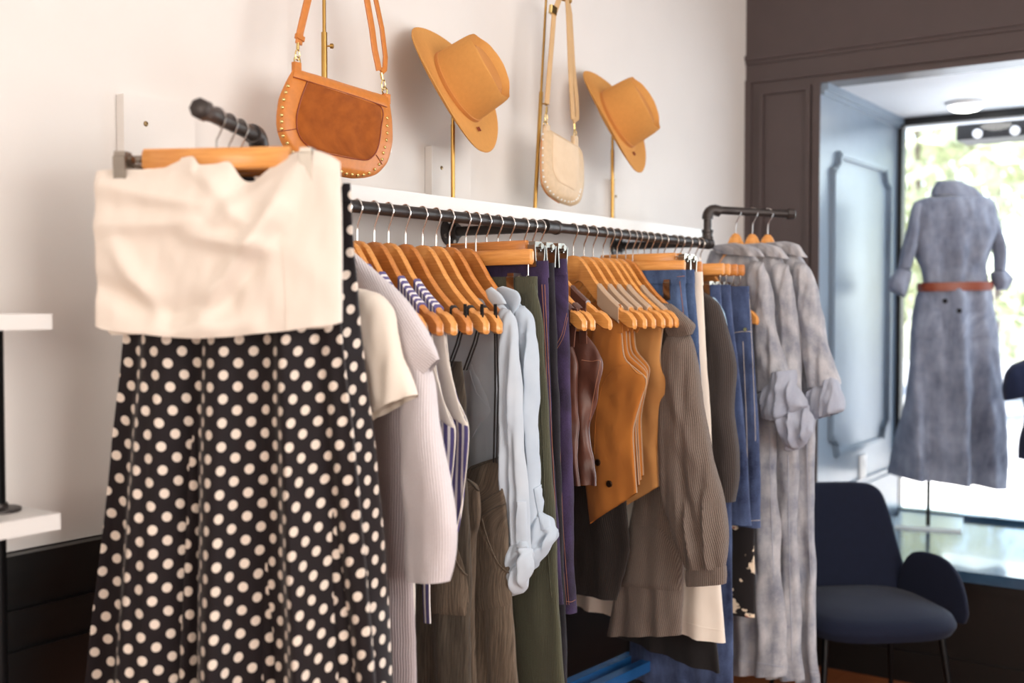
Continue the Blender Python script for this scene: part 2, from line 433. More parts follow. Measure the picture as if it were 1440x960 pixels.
def patch(bvh, rows, off=.004, th=.003, Nn=8, Mm=8):
    """a sewn-on piece that follows the cloth below: rows of (left, right) photo points laid onto the surface"""
    top = []; ok = True; prev = None
    for j in range(Nn + 1):
        q = crom([(*l, *r) for l, r in rows], j / Nn)
        for i in range(Mm + 1):
            k = i / Mm; u, v = q[0] + (q[2] - q[0]) * k, q[1] + (q[3] - q[1]) * k
            p, n = cast(bvh, u, v, 0)
            if p is None: p, n = prev if prev else (hit(u, v, CAM + D_ * 2.5, D_), -D_)
            prev = (p, n)
            edge = i in (0, Mm) or j in (0, Nn)
            top.append((p + n * off, p - n * .002, p + n * (off - th * (1 if edge else 0))))
    n1 = Mm + 1; V = [t[2] for t in top]; Bk = [t[1] for t in top]
    uvv = []
    for j in range(Nn + 1):
        for i in range(Mm + 1): uvv.append(((V[j * n1 + i] - V[j * n1]).length, -(V[j * n1] - V[0]).length))
    f = [(j * n1 + i, (j + 1) * n1 + i, (j + 1) * n1 + i + 1, j * n1 + i + 1) for j in range(Nn) for i in range(Mm)]
    m = len(V)
    rim = [i for i in range(n1)] + [j * n1 + Mm for j in range(1, Nn + 1)] + [Nn * n1 + i for i in range(Mm - 1, -1, -1)] + [j * n1 for j in range(Nn - 1, 0, -1)]
    f2 = [(rim[k], rim[(k + 1) % len(rim)], rim[(k + 1) % len(rim)] + m, rim[k] + m) for k in range(len(rim))]
    return MB().add(V + Bk, f + f2, uvv + uvv)
def seam(bvh, pts, r=.0009, off=.0006, n=18):
    out = []
    for k in range(n + 1):
        q = crom(pts, k / n); p, _ = cast(bvh, q[0], q[1], off)
        if p is not None: out.append(p)
    runs = [[]]
    for p in out:                                            # the thread ends where the cloth jumps
        if runs[-1] and (p - runs[-1][-1]).length > .05: runs.append([])
        runs[-1].append(p)
    run = max(runs, key=len)
    return MB().tube(run, r, 6) if len(run) > 1 else MB()
def button(bvh, u, v, r, mat, parent, name='button'):
    p, n = cast(bvh, u, v, .001)
    if p is None: return
    return obj(name, MB().lathe([(0, -.001), (r, -.001), (r, .0015), (r * .8, .003), (0, .0028)], p, n, 12), mat, parent)

# ================================================================== the setting
YF = 4.39; XR = .317; YW = 5.43; ZC = 1.44 + .88; ZP = .46       # front wall, reveal, shop window, alcove ceiling, platform
ZA = 3.25; XE = 5.0; YB = -3.6
wl_ = struct('wall_left', MB().box((-.12, YB, 1.0), (0, YF, ZA)), 'wall')
wd = struct('wainscot_panel', MB().box((-.12, YB, 0), (0, YF, 1.0)), 'black', wl_)
# wainscot rails, cap and raised panels on the left wall
struct('wainscot_cap', MB().box((0, YB, .962), (.03, YF, .998)).box((0, YB, .935), (.018, YF, .962)), 'black', wl_)
struct('wainscot_moulding', MB().box((0, YB, .86), (.014, YF, .895)), 'black', wl_)
for k in range(9):
    y0 = YB + .1 + k * .88
    if y0 + .78 > YF: break
    struct('wainscot_moulding', MB().box((0, y0, .8), (.012, y0 + .78, .82)).box((0, y0, .22), (.012, y0 + .78, .24)).box((0, y0, .24), (.012, y0 + .02, .8)).box((0, y0 + .76, .24), (.012, y0 + .78, .8)), 'black', wl_)
struct('baseboard_left', MB().box((0, YB, 0), (.02, YF, .14)).box((0, YB, .14), (.012, YF, .16)), 'black')
fl = struct('floor', MB().box((-.12, YB, -.1), (XE, YF, -.012)), 'floorwood')
nb = 34; pw = (XE) / nb
for k in range(nb):
    struct('plank', MB().box((k * pw + .0012, YB, -.012), ((k + 1) * pw - .0012, YF, -random.uniform(0, .0012))), 'floorwood', fl)
struct('ceiling', MB().box((-.12, YB, ZA), (XE, YF, ZA + .1)), 'ceil')
struct('wall_right', MB().box((XE, YB, 0), (XE + .12, YF, ZA)), 'wall')
struct('wall_back', MB().box((-.12, YB - .12, 0), (XE, YB, ZA)), 'wall')
# the dark front wall with its opening
XO = 3.7
wf = struct('wall_front', MB().box((-.12, YF, 0), (XR - .02, YF + .12, ZA)).box((XR - .02, YF, ZC), (XO, YF + .12, ZA)).box((XO, YF, 0), (XE, YF + .12, ZA)), 'dark')
zk = [hy(1050, 79, YF).z, hy(1440, 33, YF).z]; zk = sum(zk) / 2
struct('frieze_moulding', MB().box((0, YF - .016, zk - .014), (XE, YF, zk + .006)).box((0, YF - .008, zk - .03), (XE, YF, zk - .014)), 'dark', wf)
zl = hy(1060, 124, YF).z
struct('header_moulding', MB().box((0, YF - .012, zl + .02), (XE, YF, zl + .032)), 'dark', wf)
pa, pb = hy(1069, 128, YF), hy(1141, 122, YF)
x0, x1, z1 = pa.x, pb.x, pa.z; z0 = .30
m_ = MB()
for a, b in (((x0, z0 + .018), (x0 + .018, z1 - .018)), ((x1 - .018, z0 + .018), (x1, z1 - .018)), ((x0, z1 - .018), (x1, z1)), ((x0, z0), (x1, z0 + .018))):
    m_.box((a[0], YF - .014, a[1]), (b[0], YF, b[1]))
struct('panel_moulding', m_, 'dark', wf)
struct('corner_stile', MB().box((0, YF - .01, 0), (x0 - .035, YF, zl + .02)), 'dark', wf)
# corner of the opening: a slim casing edge
struct('trim_1', MB().box((XR - .03, YF - .010, ZP), (XR, YF, ZC)).box((XR - .03, YF - .010, ZC), (XO, YF, ZC + .018)), 'dark')
# alcove: reveal with notched panel moulding, its ceiling, the platform
al = struct('wall_reveal', MB().box((XR - .12, YF + .12, 0), (XR, YW + .1, ZC + .1)).box((XR - .02, YF, 0), (XR, YF + .12, ZC)), 'blue')
def rv(u, v): return hx(u, v, XR)
tl, tr_, br, bl = rv(1168, 212), rv(1247, 242), rv(1247, 612), rv(1167, 644)
ya, yb2 = (tl.y + bl.y) / 2, (tr_.y + br.y) / 2; zt, zb = (tl.z + tr_.z) / 2, (bl.z + br.z) / 2
k = .075
prof = [(ya + k, zt), (yb2 - k, zt), (yb2 - k * .8, zt - k * .6), (yb2 - k * .35, zt - k * .9), (yb2, zt - k), (yb2, zb + k), (yb2 - k * .35, zb + k * .9), (yb2 - k * .8, zb + k * .6), (yb2 - k, zb), (ya + k, zb), (ya + k * .8, zb + k * .6), (ya + k * .35, zb + k * .9), (ya, zb + k), (ya, zt - k), (ya + k * .35, zt - k * .9), (ya + k * .8, zt - k * .6), (ya + k, zt)]
def molding(prof, x, w_, d_):
    mb = MB()
    for (a, b), (c, d) in zip(prof[:-1], prof[1:]):
        t = Vector((0, c - a, d - b)); L = t.length; t.normalize(); n = Vector((0, -t.z, t.y))
        mb.obox(Vector((x + d_ / 2, (a + c) / 2, (b + d) / 2)), Vector((d_ / 2, 0, 0)), t * (L / 2 + w_ * .3), n * w_ / 2)
        mb.obox(Vector((x + d_ * .8, (a + c) / 2, (b + d) / 2)), Vector((d_ * .5, 0, 0)), t * (L / 2 + w_ * .1), n * w_ / 5)
    return mb
struct('panel_moulding', molding(prof, XR, .028, .016), 'blue', al)
bz = rv(1225, 668).z
struct('baseboard_reveal', MB().box((XR, YF + .02, ZP), (XR + .02, YW, bz - .02)).box((XR, YF + .02, bz - .02), (XR + .012, YW, bz + .006)), 'blue')
struct('trim_2', MB().box((XR, YF, ZC - .03), (XR + .03, YW, ZC)).box((XR, YF, ZC - .045), (XR + .015, YW, ZC - .03)), 'blue')
struct('ceiling_alcove', MB().box((XR - .12, YF + .12, ZC), (XO + .12, YW + .1, ZC + .1)), 'ceil')
struct('wall_reveal_far', MB().box((XO, YF + .12, 0), (XO + .12, YW + .1, ZC + .1)), 'blue')
pl = struct('platform', MB().box((XR, YF - .03, ZP - .04), (XO, YW, ZP)), 'deck', smooth=False)
struct('platform_front', MB().box((XR, YF, 0), (XO, YF + .03, ZP - .04)), 'black', pl)
struct('platform_moulding', MB().box((XR, YF - .018, ZP - .075), (XO, YF, ZP - .04)).box((XR, YF - .01, 0), (XO, YF, .12)), 'black', pl)
# outlet
o_ = rv(1212, 657)
ot = thing('wall_outlet', 'small white outlet plate low on the blue panelled reveal', 'outlet', (XR, o_.y, o_.z))
obj('plate', MB().box((XR, o_.y - .038, o_.z - .057), (XR + .008, o_.y + .038, o_.z + .057)), 'offwhite', ot, False)
for s_ in (-.022, .022): obj('socket', MB().lathe([(0, 0), (.015, 0), (.015, .003), (0, .003)], (XR + .007, o_.y, o_.z + s_), (1, 0, 0), 14), 'offwhite', ot)
# shop window: dark head beam, jamb, one pane
wi = struct('window_1', MB().box((XR, YW, ZC - .036), (XO, YW + .06, ZC)).box((XR, YW, ZP), (XR + .022, YW + .06, ZC)).box((XO - .03, YW, ZP), (XO, YW + .06, ZC)), 'black')
struct('sill', MB().box((XR, YW, ZP - .04), (XO, YW + .06, ZP + .02)), 'deck', wi)
struct('pane', MB().box((XR + .022, YW + .028, ZP + .02), (XO - .03, YW + .033, ZC - .036)), 'glass', wi)
# ------------------------------------------------------------------ outside
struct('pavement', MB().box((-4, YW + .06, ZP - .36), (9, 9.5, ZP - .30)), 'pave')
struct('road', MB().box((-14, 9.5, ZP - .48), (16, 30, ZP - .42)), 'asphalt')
aw = thing('shopfront_canopy', 'white canopy board with a dark light box hung below, outside the shop window', 'canopy', (1.6, YW + .5, ZC))
q = hy(1300, 182, YW + .45)
obj('board', MB().box((XR - .4, YW + .4, q.z), (4.2, YW + .46, q.z + .14)).box((XR - .4, YW + .37, q.z + .05), (4.2, YW + .4, q.z + .07)), 'offwhite', aw, False)
q1, q2 = hy(1352, 187, YW + .5), hy(1352, 201, YW + .5)
lbx = obj('light_box', MB().box((q1.x, YW + .4, q2.z), (q1.x + 1.4, YW + .62, q.z)), 'blacksteel', aw, False)
for k in range(6): obj('spot', MB().lathe([(0, 0), (.022, 0), (.022, .012), (0, .016)], (q1.x + .1 + k * .17, YW + .4, (q2.z + q1.z) / 2), (0, -1, 0), 10), 'offwhite', lbx)
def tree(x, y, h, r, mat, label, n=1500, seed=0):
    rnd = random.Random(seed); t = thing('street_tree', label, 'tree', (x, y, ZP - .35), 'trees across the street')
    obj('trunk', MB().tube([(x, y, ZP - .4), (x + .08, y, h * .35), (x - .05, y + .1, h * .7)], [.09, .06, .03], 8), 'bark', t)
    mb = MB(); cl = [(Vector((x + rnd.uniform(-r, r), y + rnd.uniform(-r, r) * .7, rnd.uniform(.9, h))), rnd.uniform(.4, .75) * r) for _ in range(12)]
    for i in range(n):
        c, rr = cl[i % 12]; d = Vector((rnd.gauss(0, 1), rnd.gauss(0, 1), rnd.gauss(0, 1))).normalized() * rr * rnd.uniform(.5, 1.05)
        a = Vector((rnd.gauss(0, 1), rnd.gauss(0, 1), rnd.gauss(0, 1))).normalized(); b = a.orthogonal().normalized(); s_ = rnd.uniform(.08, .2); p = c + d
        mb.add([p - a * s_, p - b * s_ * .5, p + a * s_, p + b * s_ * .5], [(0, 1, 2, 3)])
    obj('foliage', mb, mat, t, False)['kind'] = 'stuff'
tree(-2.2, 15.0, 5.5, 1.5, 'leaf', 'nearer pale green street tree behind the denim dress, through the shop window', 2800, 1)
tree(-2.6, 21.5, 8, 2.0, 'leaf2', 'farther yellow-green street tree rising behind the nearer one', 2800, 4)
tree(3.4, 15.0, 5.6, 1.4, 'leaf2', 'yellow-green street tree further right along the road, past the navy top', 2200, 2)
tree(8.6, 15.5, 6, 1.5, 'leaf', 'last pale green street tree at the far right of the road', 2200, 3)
# dome light in the alcove ceiling
c = hz(1358, 144, ZC)
dl = thing('dome_light', 'lit round white dome light on the alcove ceiling', 'ceiling light', c)
obj('rim', MB().lathe([(0, 0), (.085, 0), (.085, -.012), (.07, -.018), (0, -.018)], c, (0, 0, 1), 28), 'offwhite', dl)
obj('diffuser', MB().lathe([(.07, -.014), (.066, -.026), (.05, -.036), (.025, -.041), (0, -.042)], c, (0, 0, 1), 28), 'lamp', dl)

# ------------------------------------------------------------------ shelf along the wall, its backplates
XS = .20
yS0, yS1 = 1.42, hx(1000, 325, XS).y
zs1 = (hx(500, 260, XS).z + hx(985, 322, XS).z) / 2; zs0 = zs1 - .036
sh = thing('wall_shelf', 'long white shelf on the wall above the clothes rail', 'shelf', (0, (yS0 + yS1) / 2, zs0))
obj('board', MB().box((0.002, yS0, zs0), (XS, yS1, zs1)), 'shelf', sh, False)
for k, (ul, vt, us, vs_) in enumerate(((163, 133, 205, 174), (597, 206, 621, 236), (856, 253, 866, 276))):
    a = hx(ul, vt, 0.0); b = hx(us, vs_, .024)
    pt = obj('backplate', MB().box((0.0015, a.y, zs1), (.024, a.y + .17, a.z)), 'wall', sh, False)
    obj('screw', MB().lathe([(0, 0), (.0055, 0), (.0045, .002), (0, .003)], b, (1, 0, 0), 12), 'screw', pt)
# left edge: two white floating boards on a black pipe post
su = thing('shelf_unit', 'white shelf boards on a black pipe post at the left edge', 'shelf unit', (.12, .7, 0))
XL = .19
ya_ = hx(85, 721, XL).y
for (u, vt, vb) in ((73, 441, 463), (85, 721, 744)):
    zt = hx(u, vt, XL).z; zb = hx(u, vb, XL).z
    y_ = hx(u, vt, XL).y
    obj('board', MB().box((.022, .2, zb), (XL, y_, zt)), 'shelf', su, False)
py = hx(-9, 600, .085).y
for z_ in (hx(85, 721, XL).z,):
    obj('flange', MB().lathe([(0, 0), (.042, 0), (.042, .005), (.022, .008), (.0205, .014), (0, .014)], (.085, py, z_), (0, 0, 1), 20), 'pipe', su)
obj('post', MB().tube([(.085, py, 0), (.085, py, hx(73, 463, XL).z)], .0175, 14), 'blacksteel', su)

# ------------------------------------------------------------------ pipe rail
XP = .325; ZR = 1.64; RP = .0128
def ty(u): return hit(u, 300, (XP, 0, 0), Vector((1, 0, 0))).y
rail = thing('pipe_rail', 'black iron pipe clothes rail under the white wall shelf', 'clothes rail', (XP, ty(720), ZR))
yL, yR = ty(365), ty(995)
obj('pipe', MB().tube([(XP, yL, ZR), (XP, yR, ZR)], RP, 18), 'pipe', rail)
def fitting(p, ax, half=.03, r=.0185):
    return MB().lathe([(RP * .9, -half), (r, -half), (r, -half + .008), (r * .9, -half + .01), (r * .9, half - .01), (r, half - .008), (r, half), (RP * .9, half)], p, ax, 18)
yT = ty(774)
tee = obj('tee', fitting((XP, yT, ZR), (0, 1, 0)), 'pipe', rail)
obj('wall_stem', MB().tube([(XP, yT, ZR), (.012, yT, ZR)], RP, 14), 'pipe', rail)
def flange(y):
    fl_ = obj('flange', MB().lathe([(0, 0), (.040, 0), (.040, .006), (.02, .010), (.019, .03), (0, .03)], (0.001, y, ZR), (1, 0, 0), 24), 'pipe', rail)
    for a in (.4, 2.0, 3.55, 5.1): obj('screw', MB().lathe([(0, 0), (.0075, 0), (.006, .003), (.003, .0035), (.003, .0025), (0, .0025)], (.007, y + .029 * math.cos(a), ZR + .029 * math.sin(a)), (1, 0, 0), 12), 'clip', fl_)
flange(yT)
yT2 = hx(862, 338, 0).y
obj('tee', fitting((XP, yT2 + .02, ZR), (0, 1, 0)), 'pipe', rail)
obj('wall_stem', MB().tube([(XP, yT2 + .02, ZR), (.012, yT2 + .02, ZR)], RP, 14), 'pipe', rail); flange(yT2 + .02)
ZA1 = ZR + .108
armL = (Vector((XP, yL, ZA1)), Vector((.499, -.867, 0)).normalized(), .30)
armR = (Vector((XP, yR, ZA1 - .004)), Vector((.195, .234, -.004)).normalized(), .305)
for (p, d, L), y in ((armL, yL), (armR, yR)):
    pts = [(XP, y, ZR - .004), (XP, y, ZA1 - .024)] + [Vector((XP, y, ZA1 - .024)) + d * (.024 * (1 - math.cos(a))) + Vector((0, 0, .024 * math.sin(a))) for a in (.4, .8, 1.2, 1.57)] + [p + d * L]
    ar = obj('arm', MB().tube(pts, RP, 16), 'pipe', rail)
    for pp, ax in ((Vector((XP, y, ZR)), Vector((0, 1, 0))), (Vector((XP, y, ZR + .028)), Vector((0, 0, 1)))): obj('elbow', fitting(pp, ax, .016), 'pipe', ar)
    eb = [Vector((XP, y, ZA1 - .03))] + [Vector((XP, y, ZA1 - .024)) + d * (.024 * (1 - math.cos(a))) + Vector((0, 0, .024 * math.sin(a))) for a in (0, .4, .8, 1.2, 1.57)] + [p + d * .042]
    obj('elbow', MB().tube(eb, .0178, 16), 'pipe', ar)
    obj('end_cap', MB().lathe([(0, 0.004), (.012, .004), (.017, 0), (.0175, -.02), (.0165, -.024), (.012, -.024)], p + d * L, d, 8), 'pipe', ar)

# ------------------------------------------------------------------ hangers
def hanger_mesh():
    top = [(0, 0), (.018, -.003), (.034, -.013), (.052, -.034), (.075, -.064), (.105, -.095), (.135, -.119), (.158, -.135), (.168, -.143), (.176, -.143), (.190, -.150), (.203, -.164), (.208, -.178)]
    bot = [(0, -.064), (.018, -.066), (.034, -.074), (.052, -.092), (.075, -.116), (.105, -.139), (.135, -.157), (.158, -.170), (.168, -.176), (.176, -.181), (.190, -.189), (.203, -.190), (.208, -.184)]
    thk = [.007, .007, .007, .0072, .0075, .008, .0088, .0096, .010, .0104, .0108, .0096, .003]
    rings = []
    seq = list(range(12, 0, -1)) + list(range(13))
    for q, i in enumerate(seq):
        sg = -1 if q < 12 else 1
        (s1, z1), (s0, z0), t = top[i], bot[i], thk[i]
        c = max(.0, (s1 - .03)) ** 1.3 * -.10                     # the arms bend a little forward (towards -y)
        b = min(.004, (z1 - z0) * .3)
        rings.append([Vector((sg * x, y + c, z)) for x, y, z in ((s0, -t * .5, z0), (s0, -t, z0 + b), (s1, -t, z1 - b), (s1, -t * .5, z1), (s1, t * .5, z1), (s1, t, z1 - b), (s0, t, z0 + b), (s0, t * .5, z0))])
    mb = MB().loft(rings)
    return mb
def hook_mesh(drop):
    r = RP + .0022
    pts = [(0, 0, -drop), (0, 0, -max(.040, drop * .7)), (.001, 0, -.036), (.004, 0, -.031), (.013, 0, -.013), (r + .002, 0, -.003)]
    pts += [(r * math.cos(a), 0, r * math.sin(a)) for a in [i * PI / 10 for i in range(1, 12)]] + [(-r - .001, 0, -.008)]
    return MB().tube(pts, .0018, 8)
def bar_mesh(half, z0, z1, t): # a flat wooden bar with softened long edges
    rings = []
    for s_ in (-half, -half + .003, half - .003, half):
        k = .75 if abs(s_) == half else 1; zc = (z0 + z1) / 2; h = (z1 - z0) / 2
        rings.append([Vector((s_, y, zc + z)) for y, z in ((-t * .6 * k, -h * k), (-t * k, -h * .8 * k), (-t * k, h * .8 * k), (-t * .6 * k, h * k), (t * .6 * k, h * k), (t * k, h * .8 * k), (t * k, -h * .8 * k), (t * .6 * k, -h * k))])
    return MB().loft(rings)
def clip_mesh(s, z):
    mb = MB()
    mb.obox(Vector((s, -.021, z - .022)), Vector((.0105, 0, 0)), Vector((0, .0016, .001)), Vector((0, -.002, .024)))
    mb.obox(Vector((s, .010, z - .022)), Vector((.0105, 0, 0)), Vector((0, .0016, -.001)), Vector((0, .002, .024)))
    mb.tube([(s - .0125, 0, z), (s + .0125, 0, z)], .0058, 10)
    for k in range(4): mb.lathe([(.0045, -.0012), (.0075, -.0012), (.0075, .0012), (.0045, .0012)], (s - .009 + k * .006, 0, z), (1, 0, 0), 10)
    mb.obox(Vector((s, -.010, z + .004)), Vector((.0095, 0, 0)), Vector((0, .012, 0)), Vector((0, 0, .006)))
    return mb
HM = {}
def proto(key, fn):
    if key not in HM: HM[key] = fn()
    return HM[key]
def place_part(name, key, fn, mat, root, rot):
    first = key not in HM
    if first:
        o = obj(name, fn(), mat); HM[key] = o
    else:
        o = HM[key].copy(); C.objects.link(o)
    o.name = name
    o.parent = root
    return o
def shoulder_hanger(fr, label, tone='hang', group='wooden shoulder hangers on the rail', tilt=0):
    t = thing('wooden_hanger', label, 'hanger', (fr.o.x, fr.o.y, fr.o.z), group)
    t.rotation_euler = (0, 0, -math.radians(fr.phi)); t.rotation_euler.rotate_axis('Y', tilt)
    place_part('shoulder_board', 'board' + tone, lambda: shift(hanger_mesh(), -.068), tone, t, 0)
    place_part('hook', 'hook', lambda: hook_mesh(.072), 'wire', t, 0)
    return t
def shift(mb, dz):
    for p in mb.v: p.z += dz
    return mb
def clip_hanger(fr, label, kind='b', tone='hang', group='wooden clip hangers on the rail'):
    t = thing('clip_hanger', label, 'hanger', (fr.o.x, fr.o.y, fr.o.z), group)
    t.rotation_euler = (0, 0, -math.radians(fr.phi))
    if kind == 'a':
        place_part('bar', 'bar_a' + tone, lambda: bar_mesh(.126, -.086, -.051, .008), tone, t, 0)
        place_part('wire', 'wire_a', lambda: MB().tube([(-.165, 0, -.062), (.165, 0, -.062)], .0017, 8).tube([(-.165, 0, -.076), (.165, 0, -.076)], .0017, 8), 'wire', t, 0)
        for s_ in (-1, 1): place_part('clip', 'clip_a%d' % s_, lambda: clip_mesh(s_ * .157, -.066), 'clip', t, 0)
    else:
        place_part('bar', 'bar_b' + tone, lambda: bar_mesh(.17, -.108, -.074, .0075), tone, t, 0)
        place_part('wire', 'wire_b', lambda: MB().tube([(-.158, 0, -.1), (-.158, 0, -.132), (-.15, 0, -.139), (.15, 0, -.139), (.158, 0, -.132), (.158, 0, -.1)], .0016, 8), 'wire', t, 0)
        for s_ in (-1, 1): place_part('clip', 'clip_b%d' % s_, lambda: clip_mesh(s_ * .125, -.137), 'clip', t, 0)
    place_part('hook', 'hook_' + kind, lambda: hook_mesh(.055 if kind == 'a' else .078), 'wire', t, 0)
    return t
def strap_wrap(fr, s0, s1, mat, parent, name='shoulder_strap', grow=.003):
    """a strap of cloth folded over the arm of a shoulder hanger between s0 and s1"""
    hm = hanger_mesh(); rings = []
    n = len(hm.v) // 8
    R8 = [hm.v[k * 8:(k + 1) * 8] for k in range(n)]
    mids = [(r[3].x, k) for k, r in enumerate(R8)]
    def ring(s_):
        for k in range(12, n - 1):
            a, b = R8[k], R8[k + 1]
            if a[3].x <= s_ <= b[3].x + 1e-6:
                f = (s_ - a[3].x) / max(1e-6, b[3].x - a[3].x); return [p.lerp(q, f) for p, q in zip(a, b)]
        return R8[-1]
    m = 14
    for i in range(m + 1):
        s_ = s0 + (s1 - s0) * i / m; r = ring(s_); c = sum(r, Vector()) / 8
        out = []
        for k, p in enumerate(r):
            d = (p - c); q = c + d + Vector((0, math.copysign(grow, d.y), math.copysign(grow * (2.2 if d.z < 0 else 1), d.z)))
            out.append(fr.P(q.x, -q.y, q.z - .068 + fr.o.z))
        rings.append(out)
    return obj(name, MB().loft(rings), mat, parent)
def rfr(u, phi=6, dz=0): return Fr((XP, ty(u), ZR + dz), phi)

# ================================================================== left arm: polka-dot skirts and the ivory top
def armfr(arm, k, phi):
    p, d, L = arm; return Fr(p + d * k, phi)
frW = armfr(armL, .225, -27); frK = armfr(armL, .165, -27); frK2 = armfr(armL, .11, -26); frK3 = armfr(armL, .135, -27)
G = 'clip hangers on the left pipe arm'
clip_hanger(frW, 'honey wood clip hanger gripping the ivory strapless top', 'a', 'hang', G)
clip_hanger(frK, 'clip hanger of the front polka-dot skirt, behind the ivory top', 'a', 'hang2', G)
clip_hanger(frK2, 'clip hanger of the rear polka-dot skirt, nearest the pipe elbow', 'a', 'hang2', G)
t = thing('strapless_top', 'ivory satin strapless top with draped sweetheart neckline on a clip hanger', 'top', frW.P(0, 0, 1.45))
cols = [((137, 241), (138, 458)), ((152, 239), (152, 463)), ((175, 238), (175, 466)), ((205, 238), (208, 469)), ((228, 231), (232, 472)), ((250, 224), (256, 474)), ((272, 220), (278, 475)), ((284, 232), (292, 475)), ((303, 231), (308, 474)), ((324, 228), (328, 473)), ((340, 252), (345, 471)), ((357, 254), (362, 469)), ((380, 236), (385, 467)), ((402, 221), (405, 465)), ((420, 214), (425, 462)), ((445, 212), (448, 459)), ((466, 219), (468, 457)), ((479, 228), (481, 453))]
topmb = shell(frW, cols, T=[.010, .022, .022, .018], n0=.006, folds=(.001, .003, 6), wr=.004, seed=3, N=110, Mx=130, cols=True, e=.45, ridges=[
    ((140, 318), (345, 312), .013, .017), ((150, 262), (330, 296), .017, .020), ((275, 332), (385, 350), .015, .016), ((292, 442), (400, 296), .019, .020), ((250, 448), (325, 424), -.014, .022),
    ((140, 400), (240, 442), -.017, .020), ((170, 350), (228, 440), .015, .017), ((285, 236), (350, 305), .017, .018), ((425, 228), (368, 335), .013, .020), ((350, 255), (300, 305), -.012, .016), ((180, 470), (360, 455), .010, .020), ((395, 330), (310, 440), -.010, .016)])
obj('body', topmb, 'white_satin', t)
bv = topmb.bvh()
obj('side_seam', seam(bv, [(397, 345), (401, 400), (403, 462)], .0006), 'white_satin', t)
obj('hem_lining', shell(frW, [((150, 452), (470, 440)), ((152, 464), (470, 455)), ((156, 471), (462, 461))], T=.012, n0=-.014, folds=(.001, .002, 6), N=8, close=False), 'cream', t)
def skirt(fr, label, rows, seed, n0=0, ridges=()):
    t = thing('polka_dot_skirt', label, 'skirt', fr.P(0, 0, 1.5), 'polka-dot skirts on the left arm')
    def pleats(s_, z_):
        k = min(1, max(0, (1.52 - z_) / .75)); x = s_ / (.74 + .34 * k)
        return k ** .5 * (.032 * math.sin(2 * PI * x * 7.3 + seed) + .010 * math.sin(2 * PI * x * 12.7 + 1.3 * seed + .9 * z_) + .004 * math.sin(2 * PI * x * 23 + seed))
    body = shell(fr, rows, T=[.012, .03, .04], n0=n0, folds=(0, .004, 8), wr=.003, seed=seed, N=46, Mx=120, nf=pleats, e=.5, ridges=ridges)
    obj('body', body, 'polka', t)
    obj('waistband', shell(fr, [(('l', body.lr[0][0], body.lr[0][1] + .012), ('l', body.lr[0][2], body.lr[0][1] + .012)), (('l', body.lr[0][0] - .002, body.lr[0][1] - .02), ('l', body.lr[0][2] + .002, body.lr[0][1] - .02))], T=.013, n0=n0, folds=(0, 0, 1), wr=0, N=6, close=False), 'polka', t)
    return t
skirt(frK, 'front black skirt with white polka dots hanging under the ivory top', [((183, 262), (476, 262)), ((172, 470), (482, 470)), ((157, 620), (500, 620)), ((141, 780), (514, 780)), ((122, 960), (530, 960)), ((106, 1110), (545, 1110))], 2)
skirt(frK2, 'rear black polka-dot skirt whose edge shows right of the ivory top', [((230, 272), (493, 276)), ((220, 380), (499, 380)), ((215, 470), (504, 470)), ((210, 620), (521, 620)), ((205, 780), (536, 780)), ((200, 960), (550, 960)), ((190, 1110), (562, 1110))], 5)

# ================================================================== main rail, from the near end
def garment(name, label, cat, fr, group=None, z=1.4): return thing(name, label, cat, fr.P(0, 0, z), group)

# cream blouse
f = rfr(440, 8)
shoulder_hanger(f, 'wooden hanger inside the cream short-sleeved blouse, mostly hidden behind the dots')
t = garment('short_sleeved_blouse', 'cream cotton blouse with short wide sleeves, next to the polka-dot skirts', 'blouse', f)
obj('body', shell(f, [(-.06, (478, 388)), (-.17, (498, 450)), (-.18, (514, 560)), (-.18, (523, 620)), (-.18, (530, 690))], T=.03, wr=.006, seed=1), 'cream', t)
sl = shell(f, [((495, 402), (503, 404)), ((497, 412), (533, 413)), ((499, 432), (549, 434)), ((503, 480), (562, 482)), ((510, 540), (575, 530)), ((519, 592), (584, 555))], T=[.012, .03, .032, .034], n0=.012, folds=(.001, .004, 16), wr=.006, seed=2, ridges=[((520, 430), (550, 560), .006, .012)])
obj('sleeve', sl, 'cream', t); obj('hem_seam', seam(sl.bvh(), [(518, 584), (550, 571), (582, 549)], .0007), 'cream', t)

# lilac cardigan
f = rfr(468, 8)
shoulder_hanger(f, 'wooden hanger inside the pale lilac ribbed cardigan', 'hang2')
t = garment('ribbed_cardigan', 'pale lilac-grey ribbed knit cardigan with a wide dropped shoulder', 'cardigan', f)
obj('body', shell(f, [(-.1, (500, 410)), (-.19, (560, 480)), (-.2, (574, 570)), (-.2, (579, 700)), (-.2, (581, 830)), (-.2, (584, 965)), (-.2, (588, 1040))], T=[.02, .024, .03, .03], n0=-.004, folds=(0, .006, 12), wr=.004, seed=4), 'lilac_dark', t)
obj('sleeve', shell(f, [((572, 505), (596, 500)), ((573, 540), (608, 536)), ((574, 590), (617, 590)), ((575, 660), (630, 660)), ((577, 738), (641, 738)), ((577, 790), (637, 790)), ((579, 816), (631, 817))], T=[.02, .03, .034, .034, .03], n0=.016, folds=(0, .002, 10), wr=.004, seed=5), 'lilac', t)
cap = shell(f, [((484, 352), (494, 351)), ((488, 382), (522, 377)), ((498, 425), (562, 412)), ((520, 475), (591, 453)), ((545, 520), (609, 487)), ((574, 560), (617, 505))], T=[.012, .02, .026, .024, .01], n0=.02, folds=(0, .002, 10), wr=.004, seed=6)
obj('shoulder', cap, 'lilac', t)

